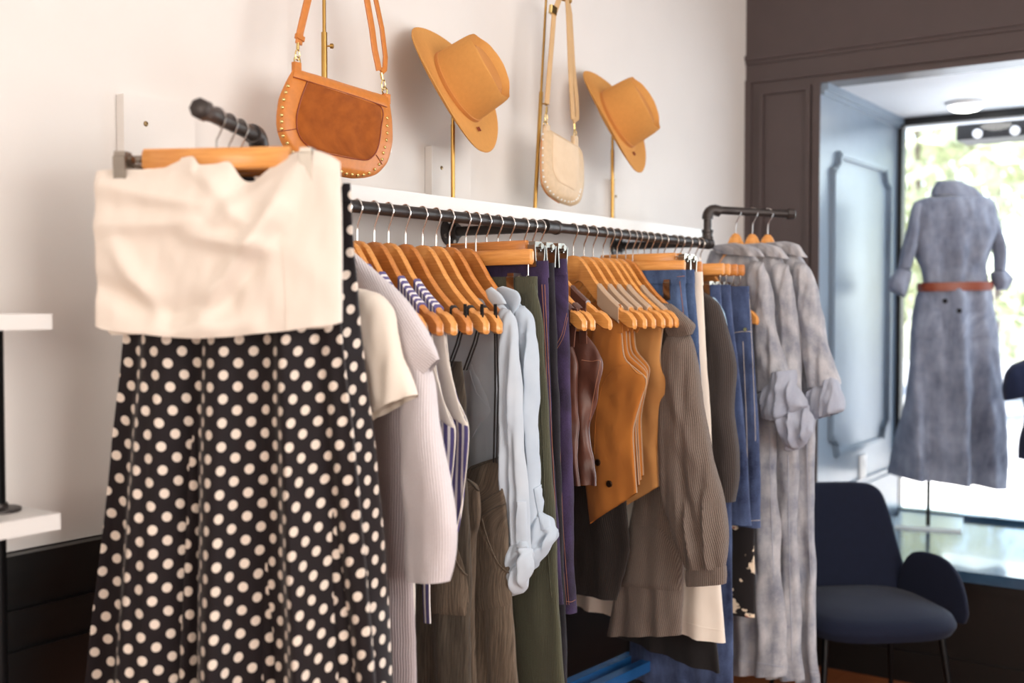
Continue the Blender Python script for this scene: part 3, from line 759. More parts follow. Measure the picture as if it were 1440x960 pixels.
# white dress behind it
f = rfr(478, 8)
shoulder_hanger(f, 'wooden hanger of the long white dress, right behind the lilac cardigan')
t = garment('white_dress', 'long white cotton dress showing as a strip below the lilac cardigan sleeve', 'dress', f)
obj('body', shell(f, [(-.05, (520, 400)), (-.18, (570, 480)), (-.18, (572, 600)), (-.18, (578, 720)), (-.2, (583, 820)), (-.2, (584, 960)), (-.2, (586, 1060))], T=.02, n0=-.004, wr=.004, seed=7), 'lining', t)

# striped vests, four
vh = [(487, 'first'), (502, 'second'), (526, 'third'), (546, 'fourth')]
ref = rfr(546, 7)
RB = rows_local(ref, [(-.07, (600, 440)), (-.10, (624, 452)), (-.14, (632, 510)), (-.16, (643, 560)), (-.17, (659, 598)), (-.17, (657, 650)), (-.165, (650, 705)), (-.16, (642, 748))])
RF = rows_local(ref, [((590, 452), (623, 453)), ((596, 500), (630, 508)), ((604, 540), (641, 552)), ((620, 575), (650, 580)), ((648, 594), (659, 599))], .016)
wrap = [(.066, .118), (.078, .138), (.085, .150), (.09, .158)]
lab = ['first navy-striped vest behind the lilac cardigan, only strap stripes showing', 'second navy-striped vest, its shoulder stripes between two others', 'third navy-striped vest from the lilac cardigan', 'fourth striped vest, its cream armhole facing and navy stripes in full view']
for i, (u, od) in enumerate(vh):
    f = rfr(u, 7)
    shoulder_hanger(f, f'{od} wooden hanger with a navy-striped vest strap round its arm', 'hang2' if i in (2,) else 'hang')
    t = garment('striped_vest', lab[i], 'vest', f, 'navy-striped vests')
    obj('body', shell(f, None, T=.012, loc=RB, folds=(0, .004, 10), wr=.003, seed=10 + i), 'vstripe', t)
    obj('edge_piping', edge_tube(f, RB, .0014, .001), 'lining', t)
    if i >= 2: obj('armhole_facing', shell(f, None, T=.004, loc=RF, n0=.016, folds=(0, .001, 10), wr=.002, seed=20 + i, N=20, Mx=14), 'lining', t)
    strap_wrap(f, *wrap[i], 'hstripe', t)
    if i == 3:
        obj('hem_tie', shell(f, [((594, 800), (605, 800)), ((595, 840), (606, 840)), ((597, 875), (608, 876))], T=.003, n0=0, wr=.001, N=10, Mx=8, close=False), 'vstripe', t)

# gauze jumpsuits, three
jh = [(570, 'first'), (594, 'second'), (613, 'third')]
jl = ['first brown-olive gauze jumpsuit, half hidden behind the lilac sleeve', 'second brown-olive gauze jumpsuit, its short bodice between the other two', 'third brown-olive gauze jumpsuit with a slanted pocket, in front of pale blue shirts']
JR = [[(-.08, (650, 508)), (-.12, (653, 560)), (-.13, (655, 620)), (-.14, (658, 700)), (-.15, (660, 790)), (-.17, (663, 965)), (-.18, (666, 1060))],
      [((640, 668), (660, 672)), (-.12, (674, 688)), (-.13, (674, 735)), (-.13, (667, 760)), (-.15, (666, 850)), (-.17, (667, 965)), (-.18, (668, 1060))],
      [((662, 655), (703, 641)), ((640, 680), (707, 690)), (-.12, (712, 735)), (-.14, (717, 800)), (-.16, (722, 880)), (-.17, (727, 965)), (-.18, (730, 1060))]]
for i, (u, od) in enumerate(jh):
    f = rfr(u, 8)
    shoulder_hanger(f, f'{od} wooden hanger carrying a gauze jumpsuit by thin black straps', ['hang2', 'hang', 'hang'][i])
    t = garment('gauze_jumpsuit', jl[i], 'jumpsuit', f, 'gauze jumpsuits on thin straps')
    b = shell(f, JR[i], T=[.012, .02, .024, .026], n0=0, folds=(.001, .007, 13), wr=.006, seed=30 + i, N=50, Mx=40)
    obj('body', b, 'olive_dark' if i < 1 else 'olive', t); bv = b.bvh()
    mat = 'olive_dark'
    if i == 2:
        pk = patch(bv, [((664, 720), (668, 722)), ((662, 770), (700, 790)), ((662, 830), (716, 808)), ((663, 862), (717, 850))], .004)
        obj('pocket', pk, 'olive', t)
        obj('waist_seam', seam(bv, [(676, 726), (692, 716), (711, 708)], .0011), mat, t); obj('waist_seam', seam(bv, [(678, 706), (695, 694), (707, 688)], .001), mat, t)
        obj('neckline', seam(bv, [(664, 660), (680, 652), (702, 643)], .0022, .001), mat, t)
        obj('pocket_edge', seam(bv, [(679, 728), (690, 765), (702, 792), (716, 806)], .0018, .004), 'olive', t)
    if i == 0:
        obj('pocket', patch(bv, [((600, 735), (640, 760)), ((596, 790), (655, 806)), ((596, 840), (660, 845)), ((596, 862), (661, 866))], .004), 'olive', t)
        obj('pocket_edge', seam(bv, [(636, 765), (642, 785), (650, 800), (658, 808)], .0018, .004), 'olive', t)
    if i == 1: obj('neckline', seam(bv, [(656, 674), (664, 680), (673, 690)], .0022, .001), mat, t)
    st = MB()
    ts = [((659, 456), (657, 452), (627, 515)), ((679, 455), (674, 470), (652, 512)), ((690, 448), (689, 520), (694, 642))][i]
    p0 = f.P(.19, .012, f.o.z - .068 - .150); e0 = f.sz(*ts[2], .012); p1 = f.P(e0[0], .012, e0[1] - .012)
    e1 = f.sz(*ts[1], .014); pm = p0.lerp(p1, .5) + Vector((.003, 0, 0))
    for dx in (0, .009):
        o_ = f.ex * dx
        obj('strap', MB().tube([p0 + Vector((0, 0, .022)) + o_ * .5, p0 + o_ * .6, pm + o_, p1 + o_], .0019, 8), 'blackcloth', t)
    strap_wrap(f, .153, .159, 'blackcloth', t, 'strap_loop', .0014)

# chambray shirts, two
for i, (u, od) in enumerate(((632, 'nearer'), (655, 'farther'))):
    f = rfr(u, 8)
    shoulder_hanger(f, f'wooden hanger inside the {od} pale blue shirt, its tip under the collar', ['hang2', 'hang2'][i])
    t = garment('chambray_shirt', ['nearer pale blue chambray shirt with chest pocket and rolled tabbed sleeve', 'farther pale blue chambray shirt, its tabbed sleeve rolled higher'][i], 'shirt', f, 'pale blue shirts with rolled sleeves')
    if i == 0:
        b = shell(f, [(-.06, (690, 412)), (-.08, (712, 436)), (-.12, (727, 470)), (-.14, (731, 540)), (-.15, (731, 640)), (-.15, (732, 760))], T=[.016, .026, .03, .03], wr=.006, seed=40, folds=(.001, .006, 12))
        sv = shell(f, [((704, 432), (716, 436)), ((702, 455), (728, 456)), ((702, 510), (735, 515)), ((705, 590), (737, 590)), ((708, 670), (740, 680)), ((712, 730), (741, 735)), ((714, 775), (741, 775))], T=[.012, .026, .028, .028, .026], n0=.014, wr=.009, seed=41, folds=(.002, .008, 30), N=50, Mx=50, ridges=[((733, 470), (728, 620), .008, .006), ((715, 480), (722, 700), .008, .007), ((730, 600), (734, 760), -.008, .005)])
        cf = shell(f, [((714, 760), (739, 762)), ((713, 782), (749, 772)), ((716, 805), (752, 795)), ((719, 824), (747, 816)), ((724, 837), (738, 833))], T=[.024, .034, .034, .028, .012], n0=.014, wr=.022, seed=42, folds=(.004, .010, 34), closeb=True, N=50, Mx=60, e=.45, ridges=[((722, 772), (731, 832), -.016, .0055), ((748, 772), (729, 800), -.014, .0055), ((738, 800), (734, 836), .012, .006), ((718, 782), (722, 820), .012, .005)])
        tb = [((725, 705), (739, 705)), ((725, 735), (740, 737)), ((727, 771), (741, 770))]; bt = (732, 712)
        cl = [((684, 408), (691, 403)), ((688, 420), (703, 413)), ((694, 430), (711, 427))]
    else:
        b = shell(f, [(-.02, (720, 410)), (-.06, (737, 436)), (-.1, (748, 470)), (-.12, (752, 560)), (-.12, (752, 760))], T=[.016, .024, .03, .03], wr=.006, seed=43, folds=(.001, .006, 12))
        sv = shell(f, [((726, 428), (738, 430)), ((730, 450), (750, 450)), ((736, 500), (756, 500)), ((740, 555), (757, 553)), ((744, 620), (756, 620)), ((745, 690), (758, 692)), ((746, 750), (760, 745))], T=[.012, .026, .028, .028, .026], n0=.014, wr=.009, seed=44, folds=(.002, .008, 30), N=50, Mx=50, ridges=[((752, 470), (752, 600), .008, .006), ((746, 480), (750, 680), -.008, .006)])
        cf = shell(f, [((744, 722), (762, 722)), ((742, 745), (773, 742)), ((743, 765), (775, 760)), ((746, 785), (768, 778)), ((750, 803), (758, 800))], T=[.024, .034, .034, .026, .012], n0=.014, wr=.022, seed=45, folds=(.004, .010, 34), closeb=True, N=50, Mx=60, e=.45, ridges=[((752, 735), (760, 795), -.016, .0055), ((772, 748), (760, 775), -.014, .005), ((764, 770), (756, 800), .012, .006)])
        tb = [((750, 687), (760, 681)), ((754, 712), (768, 712)), ((762, 746), (774, 740))]; bt = (757, 690)
        cl = [((698, 405), (707, 402)), ((706, 418), (726, 409)), ((716, 432), (731, 422)), ((721, 445), (724, 444))]
    mt = 'chambray' if i else 'chambray2'
    obj('body', b, mt, t); obj('sleeve', sv, mt, t); obj('cuff', cf, mt, t)
    obj('collar', shell(f, cl, T=.008, n0=.03, wr=.002, N=12, Mx=12, seed=46), mt, t)
    mbv = MB().add(sv.v + cf.v, sv.f + [tuple(k + len(sv.v) for k in q) for q in cf.f], sv.uv + cf.uv).bvh()
    obj('sleeve_tab', patch(mbv, tb, .006, .003, 8, 6), mt, t); button(mbv, *bt, .0055, 'chambray', t)
    if i == 0:
        bb = b.bvh()
        obj('pocket', patch(bb, [((660, 512), (664, 512)), ((660, 560), (690, 574)), ((660, 600), (676, 596)), ((660, 622), (664, 616))], .0035), mt, t)
        obj('pocket_seam', seam(bb, [(662, 520), (672, 552), (690, 574)], .0008, .004), mt, t)

# olive corduroy trousers
def trousers(name, label, u, phi, rows, mat, seed, cat='trousers', group=None, T=(.016, .022, .024), band=True, wr=.005, folds=(.001, .006, 9), n0=0):
    f = rfr(u, phi); t = garment(name, label, cat, f, group, 1.45)
    b = shell(f, rows, T=list(T), n0=n0, folds=folds, wr=wr, seed=seed, N=46, Mx=34); obj('legs', b, mat, t)
    if band:
        (sl_, zl_, sr_, zr_) = b.lr[0]
        obj('waistband', shell(f, None, loc=[(sl_, zr_ + .004, sr_ + .001, zr_ + .004), (sl_, zr_ - .034, sr_ + .003, zr_ - .034)], T=T[0] + .004, n0=n0, folds=(0, 0, 1), wr=.002, seed=seed, N=8, close=False), mat, t)
    return f, t, b
CG = 'wooden clip hangers on the rail'
f, t, b = trousers('corduroy_trousers', 'olive corduroy wide trousers clipped under a wooden bar beside pale blue shirts', 669, 6, [(-.15, (755, 391)), (-.15, (757, 412)), (-.16, (764, 460)), (-.16, (769, 560)), (-.16, (776, 680)), (-.17, (784, 800)), (-.18, (797, 970)), (-.18, (802, 1050))], 'cord', 50)
clip_hanger(f, 'clip hanger with the long wooden bar in full view above olive corduroys', 'b', 'hang')
bv = b.bvh()
obj('crease_seam', seam(bv, [(755, 470), (760, 560), (764, 640), (768, 740), (776, 840)], .0011), 'cord', t)
f, t, b = trousers('dark_jeans', 'dark purple jeans with copper seam, nearer of the purple pair', 684, 6, [(-.15, (771, 369)), (-.15, (772, 400)), (-.15, (773, 470)), (-.15, (777, 600)), (-.15, (783, 720)), (-.15, (791, 850))], 'purple', 51, 'jeans', 'dark purple jeans')
clip_hanger(f, 'clip hanger of the nearer purple jeans', 'a', 'hang2')
bv = b.bvh(); obj('seam', seam(bv, [(762, 400), (766, 470), (772, 600), (779, 720)], .0009), 'stitch', t); obj('seam', seam(bv, [(766, 400), (769, 470), (775, 600), (781, 720)], .0009), 'stitch', t)
f, t, b = trousers('black_jeans', 'black jeans wedged between the two purple pairs', 700, 6, [(-.15, (778, 372)), (-.15, (781, 420)), (-.15, (784, 500)), (-.15, (789, 650)), (-.15, (795, 800)), (-.15, (800, 980))], 'blackdenim', 52, 'jeans')
clip_hanger(f, 'clip hanger of the black jeans between purple pairs', 'a', 'hang2')
f, t, b = trousers('dark_jeans', 'dark purple jeans with copper hem stitching, farther of the purple pair', 717, 6, [(-.1, (796, 366)), (-.1, (798, 400)), ((758, 460), (800, 470)), ((768, 560), (802, 560)), ((778, 660), (804, 660)), ((786, 760), (807, 760)), ((795, 858), (809, 862))], 'purple', 53, 'jeans', 'dark purple jeans')
clip_hanger(f, 'clip hanger of the farther purple jeans, chrome clips showing', 'a', 'hang2')
bv = b.bvh()
for q in ([(784, 640), (788, 740), (797, 850)], [(787, 600), (792, 740), (800, 850)], [(772, 385), (784, 386), (797, 384)], [(796, 845), (803, 846), (809, 843)], [(797, 440), (790, 470), (778, 492)], [(798, 446), (792, 474), (781, 494)]): obj('seam', seam(bv, q, .0006), 'stitch', t)

# chocolate satin tops
for i, (u, od) in enumerate(((737, 'nearer'), (749, 'farther'))):
    f = rfr(u, 9)
    shoulder_hanger(f, f'wooden hanger of the {od} chocolate satin top, tip beside the jeans')
    t = garment('satin_top', ['nearer chocolate satin top, a sliver beside the purple jeans', 'farther chocolate satin top with a pointed pale-edged panel'][i], 'top', f, 'chocolate satin tops')
    rows = [[(-.10, (800, 470)), (-.14, (813, 512)), (-.15, (811, 560)), (-.15, (812, 620)), (-.14, (817, 683))], [(-.10, (822, 466)), (-.12, (845, 507)), (-.14, (838, 555)), (-.14, (828, 600)), (-.14, (833, 650)), (-.13, (838, 683))]][i]
    b = shell(f, rows, T=[.012, .02, .022, .02], folds=(.001, .006, 18), wr=.008, seed=60 + i); obj('body', b, 'brown', t)
    e = f.sz(*[(806, 480), (824, 476)][i], .012)
    for k in (0, 1):
        p0 = f.P(.17 - k * .03, .010, f.o.z - .205); p1 = f.P(e[0] - .01 - k * .05, .010, e[1] - .012)
        obj('shoulder_strap', MB().tube([p0, p0.lerp(p1, .5), p1], .01, flat=(f.ex, .011, .0018)), 'brown', t)
        obj('strap_edge', MB().tube([p0 + f.ex * .011, p0.lerp(p1, .5) + f.ex * .011, p1 + f.ex * .011], .0006, 6), 'stitch', t)
    strap_wrap(f, .145, .165, 'brown', t, 'strap_loop', .0025)
    bv = b.bvh()
    if i == 1:
        obj('edge_piping', seam(bv, [(818, 506), (832, 508), (844, 508), (838, 540), (829, 590)], .0008), 'stitch', t)
f = rfr(760, -2)
shoulder_hanger(f, 'wooden hanger with a wide chocolate band over its arm')
t = garment('camisole', 'chocolate camisole hung by a wide band from a wooden hanger', 'top', f)
strap_wrap(f, .095, .14, 'brown', t, 'shoulder_strap', .0035)
obj('body', shell(f, [(-.08, ('l', .07, 1.36)), (-.13, ('l', .11, 1.30)), (-.14, ('l', .12, 1.2)), (-.14, ('l', .12, 1.05))], T=.012, seed=62), 'brown', t)
p0 = f.P(.115, .012, f.o.z - .20)
obj('shoulder_strap', MB().tube([p0, f.P(.095, .012, 1.40), f.P(.08, .012, 1.33)], .01, flat=(f.ex, .018, .002)), 'brown', t)

# camel waistcoats, five
vs5 = [(806, 'first'), (821, 'second'), (834, 'third'), (848, 'fourth'), (868, 'fifth')]
f1 = rfr(806, 6)
RV = rows_local(f1, [((846, 420), (874, 434)), ((838, 455), (877, 470)), ((833, 490), (882, 505)), ((829, 520), (911, 532)), ((826, 560), (904, 562)), ((824, 610), (893, 604)), ((824, 670), (895, 650)), ((830, 736), (898, 692))])
vl = ['first camel waistcoat from the left, its dark buttons and pointed hem in full view', 'second camel waistcoat, an edge just behind the first one', 'third camel waistcoat, in the middle of the row of five', 'fourth camel waistcoat, an edge in front of the palest one', 'fifth and palest camel waistcoat, touching the grey knit cardigan']
sc_ = [(1, 0), (.88, .010), (.77, .014), (.67, .018)]
for i, (u, od) in enumerate(vs5):
    f = rfr(u, 6)
    shoulder_hanger(f, f'{od} wooden hanger in the row of camel waistcoats')
    t = garment('waistcoat', vl[i], 'waistcoat', f, 'camel waistcoats')
    if i < 4:
        k, dz = sc_[i]; loc = [(a * k, b + dz, c_ * k, d + dz) for a, b, c_, d in RV]
    else:
        loc = rows_local(f, [((890, 435), (934, 440)), ((886, 460), (934, 462)), ((884, 500), (931, 510)), ((880, 540), (948, 543)), ((876, 575), (939, 575)), ((872, 620), (928, 625)), ((870, 660), (928, 660)), ((868, 718), (929, 683))])
    mt = ['tan', 'tan', 'tan', 'tan', 'tan2'][i]
    b = shell(f, None, loc=loc, T=[.010, .012, .014, .012], n0=.006, folds=(.0005, .003, 9), wr=.004, seed=70 + i, N=40, ridges=[((885, 520), (840, 560), .003, .01)] if i == 0 else ())
    obj('front', b, mt, t)
    obj('back', shell(f, None, loc=[(-.10, r[3] + .0, r[2] - .01, r[3]) if j < 2 else (-.2, r[3], r[2] - .012, r[3]) for j, r in enumerate(loc)], T=.008, n0=-.006, wr=.003, seed=80 + i), mt, t)
    strap_wrap(f, .088, .158 if i != 4 else .166, 'taupe', t, 'shoulder_strap', .003)
    p0 = f.P(.125, 0, f.o.z - .20); p1 = f.P((loc[0][0] + loc[0][2]) / 2 + .01, 0, loc[1][3])
    obj('strap_fall', MB().tube([p0 + f.en * .009, p0.lerp(p1, .5) + f.en * .010, p1 + f.en * .012], .01, flat=(f.ex, .034, .003)), mt, t)
    obj('armhole_piping', edge_tube(f, loc, .0018, .008), 'taupe', t)
    if i == 0:
        bv = b.bvh()
        for q in ((841, 650), (857, 680)): button(bv, *q, .009, 'bronze', t)
        obj('edge_piping', seam(bv, [(876, 440), (876, 470), (882, 506), (896, 524), (909, 531), (903, 560), (892.5, 604), (894, 650), (896.5, 690)], .0014, .0008, 40), 'tan2', t)
        obj('dart_seam', seam(bv, [(880, 512), (862, 520), (846, 545), (838, 590), (836, 640)], .0007), 'tan', t)

# dark ribbed dress behind the waistcoats
f = rfr(858, 5)
t = garment('ribbed_dress', 'dark brown ribbed dress below the camel waistcoats', 'dress', f)
shoulder_hanger(f, 'wooden hanger of the dark brown ribbed dress')
obj('body', shell(f, [(-.08, ('l', .04, 1.44)), (-.16, ('l', .06, 1.32)), (-.16, ('l', .08, 1.16)), (-.17, (880, 700)), ((803, 770), (885, 770)), ((801, 832), (866, 844))], T=.014, wr=.004, folds=(0, .006, 9), seed=90), 'darkrib', t)

# grey cardigan
f = rfr(880, 5)
shoulder_hanger(f, 'wooden hanger inside the brown-grey cardigan with the patch pocket', 'hang2')
t = garment('knit_cardigan', 'brown-grey rib knit cardigan with a patch pocket and full sleeve', 'cardigan', f)
b = shell(f, [((900, 424), (940, 426)), ((896, 470), (966, 462)), ((897, 560), (962, 540)), ((900, 640), (960, 640)), ((893, 700), (962, 720)), ((880, 770), (962, 780)), ((866, 835), (961, 840)), ((855, 893), (958, 892))], T=[.016, .022, .026, .026], folds=(0, .006, 12), wr=.005, seed=91, N=44); obj('body', b, 'grey', t)
obj('pocket', patch(b.bvh(), [((886, 738), (930, 742)), ((880, 775), (952, 778)), ((875, 808), (960, 812)), ((871, 824), (958, 832))], .006, .006, 10, 14), 'grey', t)
sv = shell(f, [((940, 470), (969, 468)), ((934, 500), (978, 495)), ((928, 560), (990, 560)), ((928, 620), (999, 620)), ((934, 690), (1015, 690)), ((948, 745), (1023, 740)), ((962, 780), (1023, 778)), ((967, 800), (1020, 798))], T=[.02, .034, .04, .044, .046, .04, .03], n0=.03, folds=(.001, .007, 20), wr=.006, seed=92, N=60, Mx=50, ridges=[((975, 700), (985, 795), .012, .008), ((1000, 690), (1003, 795), .012, .007), ((965, 640), (990, 760), -.010, .012), ((950, 520), (985, 640), .008, .015)]); obj('sleeve', sv, 'grey', t)
obj('cuff', shell(f, [((967, 797), (1021, 795)), ((966, 810), (1022, 808)), ((968, 823), (1021, 820))], T=.03, n0=.03, folds=(0, .001, 20), wr=.001, N=8, close=False), 'grey', t)
obj('shoulder', shell(f, [((915, 424), (944, 427)), ((925, 440), (962, 442)), ((936, 458), (978, 456)), ((945, 478), (975, 470))], T=[.012, .024, .03, .02], n0=.026, wr=.004, seed=93, N=18), 'grey', t)

# blue jeans, cream skirt, black skirt
f, t, b = trousers('blue_jeans', 'mid-blue jeans on a clip hanger behind the brown-grey cardigan', 890, 4, [(-.16, (964, 381)), (-.16, (966, 420)), (-.16, (972, 480)), (-.16, (980, 580)), (-.16, (984, 700))], 'denim', 94, 'jeans', 'mid-blue jeans')
bv = b.bvh(); obj('seam', seam(bv, [(905, 392), (940, 390), (963, 388)], .0009), 'stitch', t); obj('seam', seam(bv, [(956, 395), (960, 430), (966, 480)], .0009), 'stitch', t)
obj('back_pocket', patch(bv, [((930, 402), (957, 400)), ((932, 424), (958, 422)), ((935, 440), (960, 438))], .003), 'denim', t)
clip_hanger(f, 'clip hanger above the mid-blue jeans with back pocket', 'b', 'hang')
f, t, b = trousers('blue_jeans', 'second mid-blue jeans, an edge in front of the cream skirt', 897, 4, [(-.16, (976, 381)), (-.16, (978, 420)), (-.16, (984, 500)), (-.16, (989, 580)), (-.16, (992, 700))], 'denim', 95, 'jeans', 'mid-blue jeans')
clip_hanger(f, 'clip hanger of the second mid-blue jeans', 'a', 'hang')
f, t, b = trousers('cream_skirt', 'long cream wrap skirt whose flared hem shows under the knit cardigan', 906, 4, [(-.15, (988, 384)), (-.15, (990, 440)), (-.15, (995, 520)), (-.16, (1002, 640)), (-.17, (1010, 780)), ((806, 848), (1019, 904))], 'cream', 96, 'skirt', None, (.014, .018, .03), True, .006, (.001, .012, 8))
obj('hem_seam', seam(b.bvh(), [(962, 874), (990, 882), (1016, 886)], .001), 'cream', t)
clip_hanger(f, 'clip hanger of the long cream wrap skirt', 'a', 'hang')
f, t, b = trousers('black_skirt', 'long black skirt reaching below the cream skirt hem', 915, 4, [(-.14, ('l', .13, 1.46)), (-.15, ('l', .15, 1.1)), (-.16, ('l', .17, .8)), ((868, 890), (1012, 946))], 'blackcloth', 97, 'skirt', None, (.014, .018, .03), True, .006, (.001, .012, 8))
clip_hanger(f, 'clip hanger of the long black skirt', 'b', 'hang2')

# charcoal cardigan
f = rfr(925, 5)
shoulder_hanger(f, 'wooden hanger inside the charcoal knit cardigan', 'hang2')
t = garment('charcoal_cardigan', 'charcoal knit cardigan hanging behind the cream skirt edge', 'cardigan', f)
obj('body', shell(f, [(-.08, (988, 414)), (-.12, (1008, 440)), (-.14, (1014, 520)), (-.14, (1016, 600)), (-.14, (1018, 700))], T=.02, wr=.005, seed=98), 'grey_dark', t)
obj('sleeve', shell(f, [((984, 410), (990, 411)), ((986, 424), (1012, 428)), ((988, 460), (1025, 466)), ((992, 505), (1036, 515)), ((996, 560), (1033, 575)), ((1000, 620), (1039, 630)), ((1004, 670), (1039, 675)), ((1008, 704), (1034, 705))], T=[.012, .026, .034, .034, .03], n0=.016, wr=.005, seed=99, folds=(0, .003, 15), N=40), 'grey_dark', t)
# sky blue blouse
f = rfr(934, 3)
shoulder_hanger(f, 'wooden hanger with a sky-blue strap near its tip')
t = garment('blue_blouse', 'sky-blue blouse, a bright sliver behind the charcoal cardigan', 'blouse', f)
strap_wrap(f, .12, .155, 'skyblue', t, 'shoulder_strap', .003)
obj('body', shell(f, [(-.07, (1004, 418)), (-.13, (1018, 440)), (-.14, (1025, 480)), (-.14, (1027, 560)), (-.14, (1028, 660))], T=.014, wr=.005, seed=100), 'skyblue', t)

# indigo jeans, three, and floral trousers
f, t, b = trousers('indigo_jeans', 'full-length indigo jeans whose leg shows below the cream skirt', 948, 4, [(-.15, (1013, 402)), (-.15, (1016, 450)), (-.15, (1022, 540)), (-.15, (1026, 640)), (-.15, (1029, 760)), (-.15, (1030, 900)), (-.15, (1031, 985))], 'denim_dark', 101, 'jeans', 'indigo jeans')
clip_hanger(f, 'clip hanger of the full-length indigo jeans', 'b', 'hang')
f, t, b = trousers('indigo_jeans', 'cropped indigo jeans between the full-length pair and the snapped pair', 957, 4, [(-.15, (1027, 402)), (-.15, (1031, 450)), (-.15, (1044, 560)), (-.15, (1052, 660)), (-.15, (1056, 739))], 'denim_dark', 102, 'jeans', 'indigo jeans')
clip_hanger(f, 'clip hanger of the cropped indigo jeans', 'b', 'hang')
f, t, b = trousers('indigo_jeans', 'cropped indigo jeans with a gold snap on the waist pocket', 968, 4, [(-.15, (1053, 404)), (-.15, (1055, 430)), (-.15, (1060, 490)), (-.15, (1066, 570)), (-.15, (1069, 650)), (-.15, (1070, 742))], 'denim_dark', 103, 'jeans', 'indigo jeans')
clip_hanger(f, 'clip hanger with a dark bar end above the snapped indigo jeans', 'b', 'hang2')
bv = b.bvh(); button(bv, 1048, 463, .006, 'gold', t, 'snap')
for q in ([(1030, 468), (1044, 466), (1058, 466)], [(1054, 420), (1058, 500), (1062, 600), (1064, 735)], [(1045, 480), (1050, 600), (1053, 735)], [(1030, 730), (1050, 732), (1070, 731)], [(1034, 412), (1044, 412), (1054, 411)]): obj('seam', seam(bv, q, .0009), 'whitestitch', t)
f, t, b = trousers('floral_trousers', 'black cropped trousers with cream flowers, below the indigo jeans', 978, 4, [(-.14, ('l', .13, 1.46)), (-.14, ('l', .13, 1.1)), (-.14, (1059, 700)), (-.14, (1060, 780)), (-.14, (1061, 868))], 'floral', 104)
clip_hanger(f, 'clip hanger of the floral trousers', 'b', 'hang2')
f = rfr(985, 3)
shoulder_hanger(f, 'last wooden hanger on the rail, its pale tip against the acid-wash denim')
t = garment('grey_shirt', 'slim grey shirt at the far end of the rail', 'shirt', f)
obj('body', shell(f, [(-.06, ('l', .05, 1.50)), (-.15, ('l', .12, 1.44)), (-.14, ('l', .12, 1.2)), (-.14, ('l', .12, .95))], T=.012, seed=105), 'acid', t)

# ================================================================== right arm: acid-wash jumpsuits
def arm_at(arm, u):
    p, d, L = arm; best = min((abs(proj_u(p + d * (L * k / 200)) - u), k) for k in range(201)); return L * best[1] / 200
def proj_u(P):
    d = P - CAM; return 720 + F * d.dot(R_) / d.dot(D_)
rows3 = [
 dict(body=[((1000, 352), (1054, 352)), ((996, 378), (1074, 380)), ((1004, 430), (1086, 440)), ((1022, 520), (1092, 520)), ((1034, 620), (1092, 620)), ((1034, 720), (1094, 720)), ((1032, 830), (1100, 830)), ((1030, 946), (1105, 950))],
      sleeve=[((1056, 366), (1072, 368)), ((1052, 400), (1084, 400)), ((1056, 450), (1092, 455)), ((1062, 510), (1104, 510)), ((1068, 550), (1116, 545))],
      cuff=[((1092, 524), (1116, 520)), ((1088, 540), (1124, 545)), ((1072, 552), (1134, 566)), ((1066, 560), (1132, 574)), ((1072, 584), (1104, 590))], roll=[((1100, 568), (1128, 565)), ((1096, 585), (1138, 580)), ((1096, 602), (1142, 604)), ((1104, 622), (1134, 620)), ((1112, 632), (1124, 630))], collar=[((1000, 345), (1030, 341)), ((1004, 352), (1062, 347)), ((1012, 357), (1076, 361))], ss=[(1066, 372), (1072, 400), (1074, 440)]),
 dict(body=[((1052, 352), (1092, 350)), ((1050, 378), (1110, 380)), ((1056, 440), (1122, 450)), ((1070, 560), (1126, 560)), ((1080, 680), (1122, 680)), ((1082, 800), (1124, 800)), ((1084, 952), (1132, 955))],
      sleeve=[((1088, 366), (1106, 372)), ((1084, 410), (1118, 410)), ((1088, 480), (1124, 480)), ((1094, 540), (1126, 540)), ((1098, 585), (1128, 580))],
      cuff=[((1096, 560), (1128, 556)), ((1094, 574), (1134, 570)), ((1096, 588), (1136, 584)), ((1100, 596), (1132, 592))], roll=[((1100, 580), (1130, 578)), ((1098, 598), (1138, 596)), ((1104, 616), (1136, 612)), ((1110, 634), (1122, 632))], collar=[((1048, 343), (1072, 341)), ((1056, 350), (1096, 348)), ((1066, 357), (1108, 364))], ss=[(1100, 372), (1108, 400), (1110, 440)]),
 dict(body=[((1082, 350), (1116, 348)), ((1084, 376), (1136, 376)), ((1092, 440), (1146, 440)), ((1098, 560), (1148, 560)), ((1106, 680), (1144, 680)), ((1114, 800), (1146, 800)), ((1124, 958), (1153, 960))],
      sleeve=[((1120, 368), (1134, 370)), ((1118, 400), (1148, 400)), ((1122, 450), (1158, 450)), ((1132, 500), (1168, 500)), ((1142, 545), (1180, 540))],
      cuff=[((1138, 556), (1172, 528)), ((1138, 566), (1180, 540)), ((1142, 584), (1189, 572)), ((1146, 590), (1184, 580))], collar=[((1078, 341), (1102, 339)), ((1086, 348), (1122, 344)), ((1096, 355), (1136, 362))], ss=[(1128, 374), (1136, 400), (1138, 440)])]
nm = ['nearest acid-wash denim jumpsuit on the right arm, open collar and rolled cuff', 'middle acid-wash denim jumpsuit on the right arm, its cuff rolled into a ball', 'farthest acid-wash denim jumpsuit on the right arm, sleeve out towards the window']
